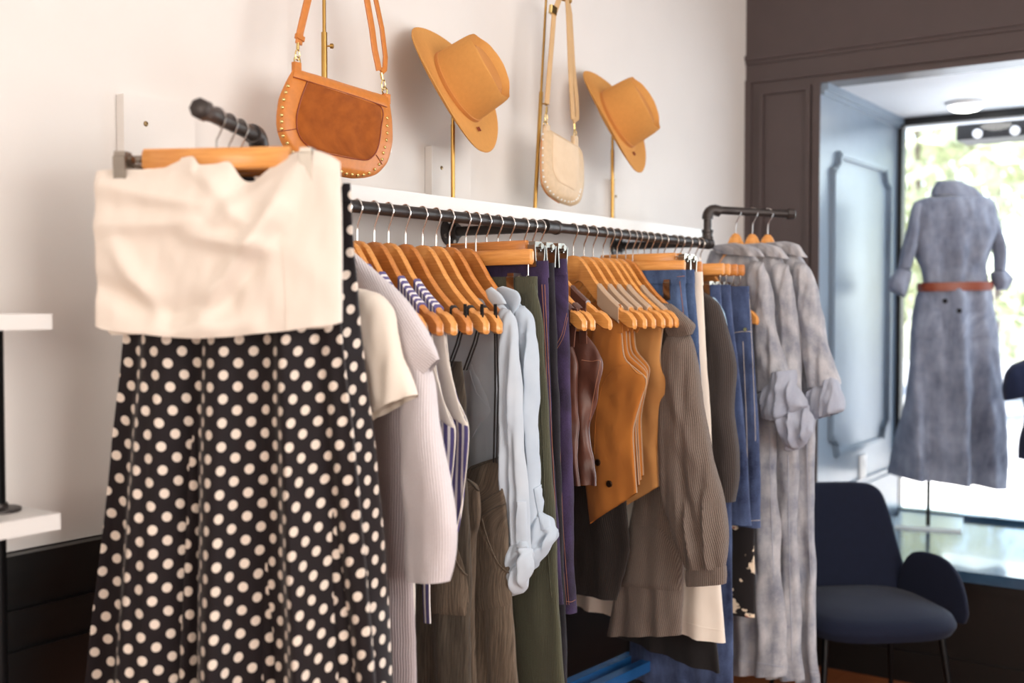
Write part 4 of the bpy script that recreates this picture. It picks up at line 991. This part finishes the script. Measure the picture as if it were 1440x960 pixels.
for i, (u, od) in enumerate(((1035, 'first'), (1058, 'second'), (1080, 'third'))):
    k = arm_at(armR, u); f = armfr(armR, k, 17)
    hg = shoulder_hanger(armfr(armR, k, -8), f'{od} wooden hanger on the right pipe arm, its round top above a denim collar', 'hang', 'wooden hangers on the right arm')
    for c_ in hg.children: c_.scale = (.5, 1, 1) if 'board' in c_.name else (1, 1, 1)
    t = garment('denim_jumpsuit', nm[i], 'jumpsuit', f, 'acid-wash jumpsuits on the right arm')
    d = rows3[i]
    b = shell(f, d['body'], T=[.03, .036, .034, .032], n0=0, folds=(.002, .018, 9), wr=.010, seed=110 + i, N=50, Mx=40); obj('body', b, 'acid', t)
    sv = shell(f, d['sleeve'], T=[.02, .036, .04, .04], n0=.03, folds=(.002, .006, 22), wr=.012, seed=114 + i, N=36, Mx=28); obj('sleeve', sv, 'acid', t)
    obj('cuff', shell(f, d['cuff'], T=[.034, .044, .046, .044], n0=.034, folds=(.004, .006, 30), wr=.022, seed=118 + i, N=30, Mx=40, close=False, e=.4), 'acid_in', t)
    if i < 2: obj('rolled_lining', shell(f, d['roll'], T=[.03, .036, .034, .02], n0=.03, folds=(.008, .01, 30), wr=.026, seed=128 + i, N=26, Mx=40, closeb=True, e=.5), 'acid_in', t)
    obj('collar', shell(f, d['collar'], T=[.014, .018, .016], n0=.026, folds=(.001, .003, 20), wr=.008, seed=122 + i, N=18, e=.35), 'acid', t)
    obj('shoulder_seam', seam(b.bvh(), d['ss'], .0012), 'acid_in', t)
    for q in ([[(1058, 620), (1062, 760), (1068, 930)], [(1082, 600), (1086, 760), (1092, 930)]], [[(1108, 640), (1110, 780), (1114, 930)]], [[(1134, 600), (1138, 760), (1146, 930)]])[i]: obj('side_seam', seam(b.bvh(), q, .0012), 'acid_in', t)
    if i != 1:
        bv = b.bvh(); q = [[(1036, 928), (1068, 932), (1103, 938)], None, [(1124, 940), (1138, 944), (1152, 945)]][i]
        obj('hem_seam', seam(bv, q, .0012), 'acid_in', t)

# ================================================================== bags and hats on brass stands
XB = .10
def stand(label, base, pole, r=.0058, lower=None, knob=None, top=None, hookbar=None):
    t = thing('brass_stand', label, 'stand', base, 'brass display stands on the shelf')
    bx, by, bz = base
    obj('base', MB().box((bx - .055, by - .07, bz), (bx + .055, by + .07, bz + .006)), 'blacksteel', t, False)
    obj('pole', MB().tube([(bx, by, bz + .004)] + pole, r * .62, 12), 'brass', t)
    if lower is not None:
        a = Vector((bx, by, bz + .004)); b = Vector(pole[0]); k = (lower - a.z) / max(1e-6, (b.z - a.z)); e = a.lerp(b, k)
        obj('sleeve', MB().tube([a, e], r, 12), 'brass', t)
        if knob:
            for z in knob:
                p = a.lerp(b, (z - a.z) / (b.z - a.z))
                obj('knob', MB().lathe([(.002, 0), (.002, .012), (.0055, .013), (.006, .019), (.004, .021), (0, .021)], p, R_, 12), 'brass', t)
    if hookbar:
        a, b = hookbar; obj('hook_bar', MB().tube([a, b], .006, 10), 'brass', t)
    return t
def ribbon(pts, wdir, hw, ht, mb=None): return (mb or MB()).tube(pts, .01, flat=(wdir, hw, ht))
def ring(c, r, w, ax): return MB().tube([Vector(c) + (ax.orthogonal().normalized() * math.cos(a) + ax.cross(ax.orthogonal().normalized()) * math.sin(a)) * r for a in [2 * PI * k / 20 for k in range(21)]], w, 7)
# --- bag one
XG1 = .155; fB = Fr((XG1, 0, 0), -90)
b1 = hx(457, 250, XB)
stand('tall brass stand carrying the tan studded crossbody bag', (XB, b1.y, zs1), [(XB, b1.y, 2.46)], .0068, hx(457, 46, XB).z, [hx(457, 65, XB).z], None, ((XB - .005, b1.y, 2.455), (XG1 + .03, b1.y, 2.455)))
bag = thing('crossbody_bag', 'tan leather crossbody bag with rust suede panel and gold studs', 'bag', (XG1, b1.y, 1.85), 'crossbody bags on stands')
br_ = [((413, 96), (545, 136)), ((402, 116), (547, 160)), ((393, 140), (548, 178)), ((389.5, 165), (548, 197)), ((391, 186), (545, 213)), ((398, 205), (539, 231)), ((414, 226), (526, 245)), ((440, 238), (512, 250)), ((470, 247), (495, 251))]
bm = shell(fB, br_, T=[.014, .026, .03, .026, .008], wr=.002, seed=200, N=40, Mx=40, e=.5, folds=(0, 0, 1), closeb=True); bo = obj('body', bm, 'leather', bag); bv = bm.bvh()
obj('suede_panel', patch(bv, [((432, 114), (535, 150)), ((424, 135), (536, 172)), ((417, 160), (534, 190)), ((417, 181), (530, 208)), ((424, 197), (524, 219)), ((440, 210), (513, 225))], .003, .002, 16, 20), 'suede', bag)
obj('top_band', patch(bv, [((413.5, 97), (544.5, 137)), ((413, 103), (544, 144)), ((412, 109), (543, 151))], .005, .003, 4, 20), 'leather', bag)
obj('panel_piping', seam(bv, [(432, 114), (424, 135), (417, 160), (417, 181), (424, 197), (440, 210), (476, 219), (513, 225), (526, 217), (532, 203), (535, 180), (535, 150), (484, 131), (432, 114)], .0013, .002, 60), 'belt', bag)
obj('band_seam', seam(bv, [(412, 109), (455, 122), (500, 136), (543, 151)], .0009, .003), 'belt', bag)
for q in ([(391, 185), (405, 183), (417, 181)], [(529, 218), (533, 224), (537, 231)]): obj('panel_seam', seam(bv, q, .0009, .001), 'belt', bag)
sp = [(405, 121), (402, 130), (399, 140), (397, 151), (396, 162), (396, 171), (396, 181), (398, 191), (404, 201), (412, 213), (424, 223), (480, 241), (487, 244), (495, 245), (503, 246), (511, 245.5), (519, 243), (527, 238), (533, 231), (537, 224), (539, 215), (541, 207), (543, 197), (544, 187), (544, 177), (544, 166)]
for u, v in sp:
    p, n = cast(bv, u, v, 0)
    if p is not None: obj('stud', MB().lathe([(.0040, -.001), (.0040, .0006), (.0032, .0024), (.0018, .0033), (0, .0036)], p, n, 10), 'gold', bag)
def hw_clip(u0, v0, u1, v1, fr, bag):
    a, b = fr.sz(u0, v0), fr.sz(u1, v1); A, B = fr.P(*[a[0], .0, a[1]]), fr.P(b[0], .0, b[1])
    o = obj('swivel_clip', MB().tube([A, A.lerp(B, .35)], .0035, 8), 'gold', bag)
    c = A.lerp(B, .62); mb = MB(); hw = (A - B).length * .26
    mb.tube([c + fr.ex * (.006 * math.cos(x)) + Vector((0, 0, hw * math.sin(x))) for x in [2 * PI * k / 18 for k in range(19)]], .0016, 6)
    obj('clip_loop', mb, 'gold', bag); obj('ring', ring(B + Vector((0, 0, .004)), .0085, .0016, fr.en), 'gold', bag)
hw_clip(419, 60, 418, 88, fB, bag); hw_clip(536, 102, 541, 130, fB, bag)
def fp(fr, u, v, n=0): a = fr.sz(u, v, n); return fr.P(a[0], n, a[1])
for u, v in ((417, 92), (543, 136)):
    p = fp(fB, u, v); obj('tab', MB().tube([p + Vector((0, 0, .006)), p, p - Vector((0, 0, .016))], .01, flat=(fB.ex, .010, .006)), 'leather', bag)
apex = Vector((XG1, b1.y, 2.465))
obj('strap', ribbon([fp(fB, 420, 62), fp(fB, 422, 45), fp(fB, 428, 20), fp(fB, 434, -5), fp(fB, 450, -80), apex - fB.ex * .012, apex + fB.ex * .012, fp(fB, 500, -70), fp(fB, 516, 0), fp(fB, 523, 40), fp(fB, 527, 70), fp(fB, 533, 99)], fB.ex, .0092, .0022), 'leather', bag)
obj('strap_loop', ribbon([fp(fB, 536, 101, -.004), fp(fB, 541, 97, -.008), fp(fB, 542, 80, -.012), fp(fB, 537, 40, -.012), fp(fB, 528.5, 0, -.012), fp(fB, 514, -50, -.012), apex - Vector((0, 0, .06))], fB.ex, .0072, .0022), 'leather', bag)
obj('keeper', MB().tube([fp(fB, 421, 56) , fp(fB, 422, 50)], .01, flat=(fB.ex, .012, .005)), 'leather', bag)
obj('price_tag', MB().obox(fp(fB, 548, 198, .012), fB.ex * .006, fB.en * .0008, Vector((0, 0, .026))), 'tag', bag, False)
# --- bag two
XG2 = .135; fC = Fr((XG2, 0, 0), -90)
b2 = hx(752, 288, XB); p2 = hx(768, -2, XB)
e2 = hx(764, 128, XB)
stand('leaning brass stand carrying the small cream crossbody bag', (XB, b2.y, zs1), [hx(768, -2, XB), hx(769, -20, XB)], .0058, hx(756, 128, XB).z, [hx(757, 145, XB).z, hx(754, 216, XB).z], None, (hx(769, -8, XB), hx(803, 2, XG2)))
bag = thing('crossbody_bag', 'small cream suede crossbody bag with pale leather sides', 'bag', (XG2, b2.y, 1.9), 'crossbody bags on stands')
bm = shell(fC, [((765, 178), (812, 205)), ((761, 196), (816, 216)), ((759.5, 217), (817, 236)), ((760, 243), (817, 259)), ((762, 260), (815, 275)), ((771, 275), (811, 286)), ((788, 286), (803, 290))], T=[.012, .024, .028, .024, .008], wr=.002, seed=201, N=36, Mx=34, e=.5, folds=(0, 0, 1), closeb=True)
obj('body', bm, 'creamleather', bag); bv = bm.bvh()
obj('suede_panel', patch(bv, [((778, 188), (813, 208)), ((777, 212), (814, 232)), ((778, 240), (813, 255)), ((786, 256), (808, 268))], .003, .002, 14, 14), 'creamsuede', bag)
obj('piping', seam(bv, [(762, 196), (760.5, 220), (761, 245), (763, 260), (772, 275), (788, 286)], .0014, .001, 30), 'leather', bag)
for k in range(22):
    q = crom([(762, 190), (761.5, 220), (763, 250), (772, 270), (788, 282), (802, 285), (811, 280), (815, 268)], k / 21); p, n = cast(bv, q[0] + 1.5, q[1] - 1.5, 0)
    if p is not None: obj('stud', MB().lathe([(.0032, -.001), (.0028, .0012), (0, .0026)], p, n, 8), 'offwhite', bag)
hw_clip(769, 150, 767, 176, fC, bag); hw_clip(808, 174, 809, 196, fC, bag)
for u, v in ((768, 182), (808, 197)):
    p = fp(fC, u, v); obj('tab', MB().tube([p + Vector((0, 0, .012)), p, p - Vector((0, 0, .022))], .01, flat=(fC.ex, .011, .007)), 'creamleather', bag)
mst = plain('camel_webbing', (206, 168, 120), .7)
obj('strap', ribbon([fp(fC, 769, 146), fp(fC, 771, 120), fp(fC, 776, 60), fp(fC, 779, 20), fp(fC, 788, -6), fp(fC, 797, -4), fp(fC, 799, 20), fp(fC, 802, 100), fp(fC, 806, 168)], fC.ex, .0105, .0022), mst, bag)
obj('strap_loop', ribbon([fp(fC, 806, 170, -.01), fp(fC, 812, 166, -.01), fp(fC, 811, 140, -.01), fp(fC, 806, 90, -.01), fp(fC, 802, 20, -.01), fp(fC, 798, -3, -.01)], fC.ex, .0095, .0022), mst, bag)
obj('slider', MB().tube([fp(fC, 777, 20), fp(fC, 778, 9)], .01, flat=(fC.ex, .015, .006)), 'gold', bag)
# --- hats
def hat(center, axis, crease, R0, label, post_label, polebase, mat='felt'):
    t = thing('felt_hat', label, 'hat', center, 'camel felt hats on stands')
    ax = axis.normalized(); cr = (crease - ax * crease.dot(ax)).normalized(); sd = ax.cross(cr)
    k = R0 / .18
    seg = 56; rings = []
    # brim underside -> rim -> brim top -> crown, oval along the crease direction, brim rising at the sides
    prof = [(.098, -.004), (.13, -.006), (.165, -.004), (.178, -.0015), (.1805, .0015), (.178, .004), (.165, .0022), (.135, .0005), (.108, .002), (.1, .006), (.0985, .014), (.098, .03), (.0965, .06), (.0945, .09), (.0925, .110), (.0895, .1195), (.084, .1225), (.074, .121), (.058, .119), (.04, .1185), (.02, .118), (.0005, .1175)]
    for r, h in prof:
        ring_ = []
        for i in range(seg):
            a = 2 * PI * i / seg; ca, sa = math.cos(a), math.sin(a)
            f = min(1, max(0, (.18 - r) / .08)); ov = 1 + .0 * f
            ex, ey = 1.0, (1 - .13 * f)
            x, y = r * ex * ca, r * ey * sa; z = h
            if r > .1: z += .020 * ((r - .1) / .08) ** 2 * sa * sa - .007 * ((r - .1) / .08) ** 2 * ca * ca
            if h > .05:
                q = (h - .05) / .07
                y *= 1 - .20 * q * max(0, ca)                                   # pinched front
                if h > .10:
                    z -= .050 * math.exp(-(y / .048) ** 4) * (1 if r < .085 else .35) * max(0, 1 - (x / .10) ** 4)
            ring_.append(Vector(center) + (cr * x + sd * y + ax * z) * k)
        rings.append(ring_)
    obj('felt_body', MB().loft(rings, cap=False), mat, t)
    inn = []
    for r, h in ((.0965, .0), (.094, .03), (.09, .06), (.084, .09), (.06, .108), (.0005, .1)):
        inn.append([Vector(center) + (cr * r * math.cos(2 * PI * i / seg) + sd * r * .86 * math.sin(2 * PI * i / seg) + ax * (h - .003)) * k for i in range(seg)])
    obj('lining', MB().loft(inn, cap=False), 'feltband', t)
    bn = []
    for r, h in ((.0965, .006), (.1005, .008), (.1005, .016), (.0965, .018)):
        bn.append([Vector(center) + (cr * r * math.cos(2 * PI * i / seg) + sd * r * .875 * math.sin(2 * PI * i / seg) + ax * h) * k for i in range(seg)])
    obj('hat_band', MB().loft(bn + [bn[0]], cap=False), 'feltband', t)
    for s_ in (-.006, .006):
        p = Vector(center) + (cr * .118 + sd * s_ + ax * .004) * k
        obj('mark', MB().obox(p, cr * .006 * k, sd * .0022 * k, ax * .0012), 'belt', t, False)
    # its stand
    bx, by, bz = polebase; topp = Vector(center) + ax * .085 * k - Vector((0, 0, .01))
    j = Vector((bx, by, center.z - .05 * k))
    s_ = thing('brass_stand', post_label, 'stand', polebase, 'brass display stands on the shelf')
    obj('base', MB().box((bx - .055, by - .06, bz), (bx + .055, by + .06, bz + .006)), 'blacksteel', s_, False)
    obj('pole', MB().tube([(bx, by, bz + .004), (bx, by, center.z - .09 * k)], .0056, 12), 'brass', s_)
    obj('neck', MB().tube([(bx, by, center.z - .09 * k), j, Vector(center) + ax * .02 * k, Vector(center) + ax * .075 * k], .0042, 10), 'brass', s_)
    obj('hat_rest', MB().ball(Vector(center) + ax * .078 * k, .014), 'brass', s_)
    return t
pb1 = hx(637, 276, XB); pb2 = hx(861, 304, XB)
cu = lambda r, u, d: R_ * r + U_ * u + D_ * d
Dn1 = (pb1 - CAM).dot(D_) - .01; Dn2 = (pb2 - CAM).dot(D_) - .01
def at_depth(u, v, d): return CAM + ray(u, v) * (d / ray(u, v).dot(D_))
hat(at_depth(640, 125, Dn1), cu(.81, .43, -.37), cu(.474, -.88, .06), .181, 'nearer camel felt fedora tilted on a brass stand, between the two bags', 'short brass stand under the nearer felt hat', (XB, pb1.y, zs1))
hat(at_depth(865, 170, Dn2), cu(.80, .42, -.39), cu(.46, -.88, .06), .181, 'farther camel felt fedora tilted on a brass stand, right of the cream bag', 'short brass stand under the farther felt hat', (XB, pb2.y, zs1))

# ================================================================== armchair
fa = math.radians(47); fdir = Vector((math.cos(fa), -math.sin(fa), 0)); fside = Vector((math.sin(fa), math.cos(fa), 0))   # forward, and its left (our right)
bc = Vector((.50, 4.02, 0))
ch = thing('armchair', 'dark navy upholstered shell armchair beside the denim jumpsuits, in front of the platform', 'chair', bc + fdir * .25)
class CF(Fr):
    def __init__(s, o, ex, en): s.o = Vector(o); s.ex = ex; s.en = en; s.phi = 0
fk = CF(bc, fside, fdir)
def bend(s_, z_): return .9 * s_ * s_ - .16 * (z_ - .42)
bk = [(-.10, .792, .10, .792), (-.165, .785, .165, .785), (-.2, .755, .2, .755), (-.222, .68, .222, .68), (-.24, .58, .24, .58), (-.262, .47, .262, .47), (-.27, .36, .27, .36)]
obj('backrest', shell(fk, None, loc=bk, T=[.02, .03, .032, .034], folds=(0, 0, 1), wr=0, N=36, Mx=30, nf=bend, e=.45), 'chair', ch)
def slab(c, ax, ay, hx_, hy_, z0, z1, p=3.2, crown=.02):
    rings = []; seg = 44
    for k, (q, z) in enumerate(((.0, z0), (.8, z0), (.95, z0 + .012), (1, z0 + .035), (1, z1 - .03), (.96, z1 - .008), (.85, z1 + crown * .3), (.5, z1 + crown * .9), (.0, z1 + crown))):
        r = []
        for i in range(seg):
            a = 2 * PI * i / seg; x = math.copysign(abs(math.cos(a)) ** (2 / p), math.cos(a)); y = math.copysign(abs(math.sin(a)) ** (2 / p), math.sin(a))
            r.append(c + ax * x * hx_ * max(q, .001) + ay * y * hy_ * max(q, .001) + Vector((0, 0, z)))
        rings.append(r)
    return MB().loft(rings, cap=False)
obj('seat', slab(bc + fdir * .28, fside, fdir, .262, .26, .355, .43), 'chair', ch)
for sg in (1, -1):
    ad = (fdir + fside * sg * .42).normalized(); an = (fside * sg - ad * (fside * sg).dot(ad)).normalized()
    fr = CF(bc + fside * sg * .238 + fdir * .10, ad, an)
    ar = [(.07, .575, .13, .575), (.03, .562, .185, .555), (.0, .53, .225, .515), (-.02, .48, .25, .46), (-.03, .42, .262, .395), (-.03, .365, .25, .36)]
    obj('armrest', shell(fr, None, loc=ar, T=[.018, .024, .026], folds=(0, 0, 1), wr=0, N=26, Mx=26, e=.45), 'chair', ch)
for sx, sy in ((.2, .42), (-.2, .42), (.2, .06), (-.2, .06)):
    p = bc + fside * sx + fdir * sy; q = bc + fside * sx * 1.18 + fdir * (sy + (.05 if sy > .2 else -.05))
    obj('leg', MB().tube([p + Vector((0, 0, .36)), q], [.012, .008], 10), 'blacksteel', ch)

# ================================================================== dress on a stand in the shop window
pm = hz(1305, 742, ZP)
frM = Fr(at_depth(1330, 480, (pm - CAM).dot(D_)), -34.9)
ms = thing('dress_form_stand', 'slim steel display stand with pale square base in the shop window', 'stand', (pm.x, pm.y, ZP))
qb = [hz(u, v, ZP) for u, v in ((1258, 742), (1352, 748), (1357, 719), (1268, 712))]
mb = MB(); mb.add(qb + [q + Vector((0, 0, .012)) for q in qb], [(0, 1, 2, 3), (4, 5, 6, 7), (0, 1, 5, 4), (1, 2, 6, 5), (2, 3, 7, 6), (3, 0, 4, 7)])
obj('base', mb, 'frosted', ms, False)
obj('pole', MB().tube([(pm.x, pm.y, ZP + .01), (pm.x, pm.y, 1.0)], .009, 12), 'blacksteel', ms)
fm = obj('torso_form', shell(frM, [((1322, 262), (1350, 262)), ((1318, 276), (1356, 275)), ((1296, 290), (1386, 290)), ((1290, 320), (1390, 320)), ((1302, 395), (1382, 395)), ((1298, 470), (1388, 470))], T=[.04, .05, .075, .085, .07, .08], folds=(0, 0, 1), wr=0, N=26, Mx=24), 'offwhite', ms)
t = thing('denim_dress', 'washed denim shirt dress seen from behind, rolled sleeves, on the window stand', 'dress', frM.P(0, 0, .7))
b = shell(frM, [((1308, 276), (1374, 274)), ((1287, 284), (1394, 282)), ((1280, 306), (1397, 306)), ((1283, 350), (1392, 346)), ((1293, 378), (1385, 374)), ((1297, 400), (1388, 400))], T=[.05, .085, .10, .10, .09, .085], folds=(.002, .007, 9), wr=.012, seed=130, N=40, Mx=44, ridges=[((1340, 395), (1345, 330), .018, .02), ((1345, 390), (1392, 325), .016, .022)])
obj('bodice', b, 'dress', t); bv = b.bvh()
obj('yoke_seam', seam(bv, [(1283, 312), (1310, 308), (1340, 306), (1375, 306)], .002), 'dress', t)
sk = shell(frM, [((1294, 402), (1389, 400)), ((1288, 420), (1392, 418)), ((1282, 460), (1396, 458)), ((1274, 530), (1402, 530)), ((1263, 600), (1408, 605)), ((1254, 667), (1411, 683))], T=[.085, .11, .13, .14, .15], folds=(.008, .060, 5.5), wr=.014, seed=131, N=44, Mx=60, close=False)
obj('skirt', sk, 'dress', t); bv = sk.bvh()
for q in ([(1284, 440), (1292, 437), (1324, 438), (1326, 474), (1286, 476)], [(1346, 440), (1360, 438), (1388, 440), (1390, 474), (1348, 476)]): obj('pocket', patch(bv, [(q[1], q[2]), (q[4], q[3])], .006, .004, 6, 8), 'dress', t)
obj('centre_seam', seam(bv, [(1338, 412), (1338, 460), (1337, 560), (1336, 672)], .002), 'dress', t)
for q in ((1329, 423), (1349, 437)): button(bv, *q, .011, 'blackcloth', t)
for nm_, rows, T_ in (('sleeve', [((1285, 284), (1298, 283)), ((1277, 310), (1291, 316)), ((1269, 345), (1286, 352)), ((1262, 380), (1278, 382))], [.02, .04, .042, .04]), ('cuff', [((1263, 376), (1281, 380)), ((1248, 398), (1277, 404)), ((1252, 409), (1272, 416)), ((1266, 416), (1272, 418))], [.04, .055, .05, .02]),
                      ('sleeve', [((1388, 283), (1398, 284)), ((1390, 312), (1405, 312)), ((1395, 350), (1412, 350)), ((1397, 385), (1415, 384))], [.02, .04, .042, .04]), ('cuff', [((1393, 382), (1416, 380)), ((1396, 396), (1423, 393)), ((1402, 408), (1416, 408))], [.04, .055, .03])):
    obj(nm_, shell(frM, rows, T=T_, n0=.03, folds=(.002, .004, 16), wr=.012, seed=132, N=24, Mx=22, closeb=True), 'dress', t)
obj('collar', shell(frM, [((1318, 254), (1346, 254)), ((1312, 263), (1368, 264)), ((1308, 275), (1384, 279))], T=[.045, .055, .06], n0=.005, folds=(.001, .003, 12), wr=.006, seed=133, N=14, Mx=26), 'dress', t)
bl = shell(frM, [((1291, 398), (1391, 396)), ((1290, 404), (1392, 402)), ((1291, 410), (1391, 408))], T=.112, folds=(0, 0, 1), wr=0, N=6, Mx=30, close=False)
tag(obj('belt', bl, 'belt'), 'red-brown leather belt round the waist of the denim dress', 'belt')
# the navy top at the frame edge
pn = hz(1478, 765, ZP); frN = Fr(at_depth(1480, 560, (pn - CAM).dot(D_) - .15), -34.9)
pn = Vector((frN.o.x, frN.o.y, ZP))
ns = thing('dress_form_stand', 'steel display stand under the navy top, cut by the right frame edge', 'stand', pn)
obj('base', MB().obox(pn + R_ * .06 + Vector((0, 0, .006)), R_ * .095, Vector((-R_.y, R_.x, 0)) * .12, Vector((0, 0, .006))), 'frosted', ns, False)
obj('pole', MB().tube([pn + Vector((0, 0, .01)), pn + Vector((0, 0, .62))], .009, 10), 'blacksteel', ns)
t = thing('navy_top', 'navy short-sleeved top on a window stand, cut by the right frame edge', 'top', frN.P(0, 0, .9))
obj('body', shell(frN, [((1458, 498), (1505, 498)), ((1440, 512), (1520, 512)), ((1440, 560), (1518, 560)), ((1442, 590), (1516, 590)), ((1434, 618), (1524, 618)), ((1432, 644), (1528, 648))], T=[.05, .09, .1, .09, .1], wr=.01, seed=140, folds=(.002, .012, 10), N=30), 'navy', t)
obj('sleeve', shell(frN, [((1424, 512), (1450, 502)), ((1414, 524), (1452, 540)), ((1411, 546), (1442, 556)), ((1414, 564), (1420, 562))], T=[.03, .05, .05, .03], n0=.02, wr=.01, seed=141, N=18, closeb=True), 'navy', t)
obj('sleeve', shell(frN, [((1508, 502), (1535, 512)), ((1506, 540), (1545, 524)), ((1516, 556), (1548, 546)), ((1538, 562), (1546, 564))], T=[.03, .05, .05, .03], n0=.02, wr=.01, seed=142, N=18, closeb=True), 'navy', t)

# ================================================================== low blue metal rack under the clothes
pA = at_depth(851, 962, 3.25); pB = at_depth(938, 921, 3.65)
dr = Vector((pB.x - pA.x, pB.y - pA.y, 0)).normalized(); sd_ = Vector((-dr.y, dr.x, 0)); zA = (pA.z + pB.z) / 2
rk = thing('low_rack', 'low rack of two blue metal rails on the floor below the knit cardigan', 'rack', (pA.x, pA.y, 0))
def sq(a, b, h):
    t_ = (b - a); L = t_.length / 2; t_.normalize(); n_ = Vector((-t_.y, t_.x, 0)) if abs(t_.z) < .9 else Vector((1, 0, 0)); u_ = t_.cross(n_)
    return MB().obox((a + b) / 2, t_ * L, n_.normalized() * h, u_.normalized() * h)
for k in (0, .075):
    a = pA + sd_ * k - (pB - pA) * .9; b = pB + sd_ * k; rail_ = obj('rail', sq(a, b, .016), 'bluemetal', rk, False)
    for p in (a, b): obj('leg', sq(Vector((p.x, p.y, 0)), Vector((p.x, p.y, p.z - .016)), .012), 'blacksteel', rk, False)
for q in (pA - (pB - pA) * .85, pB - (pB - pA) * .02): obj('crossbar', sq(q, q + sd_ * .075, .008), 'blacksteel', rk, False)
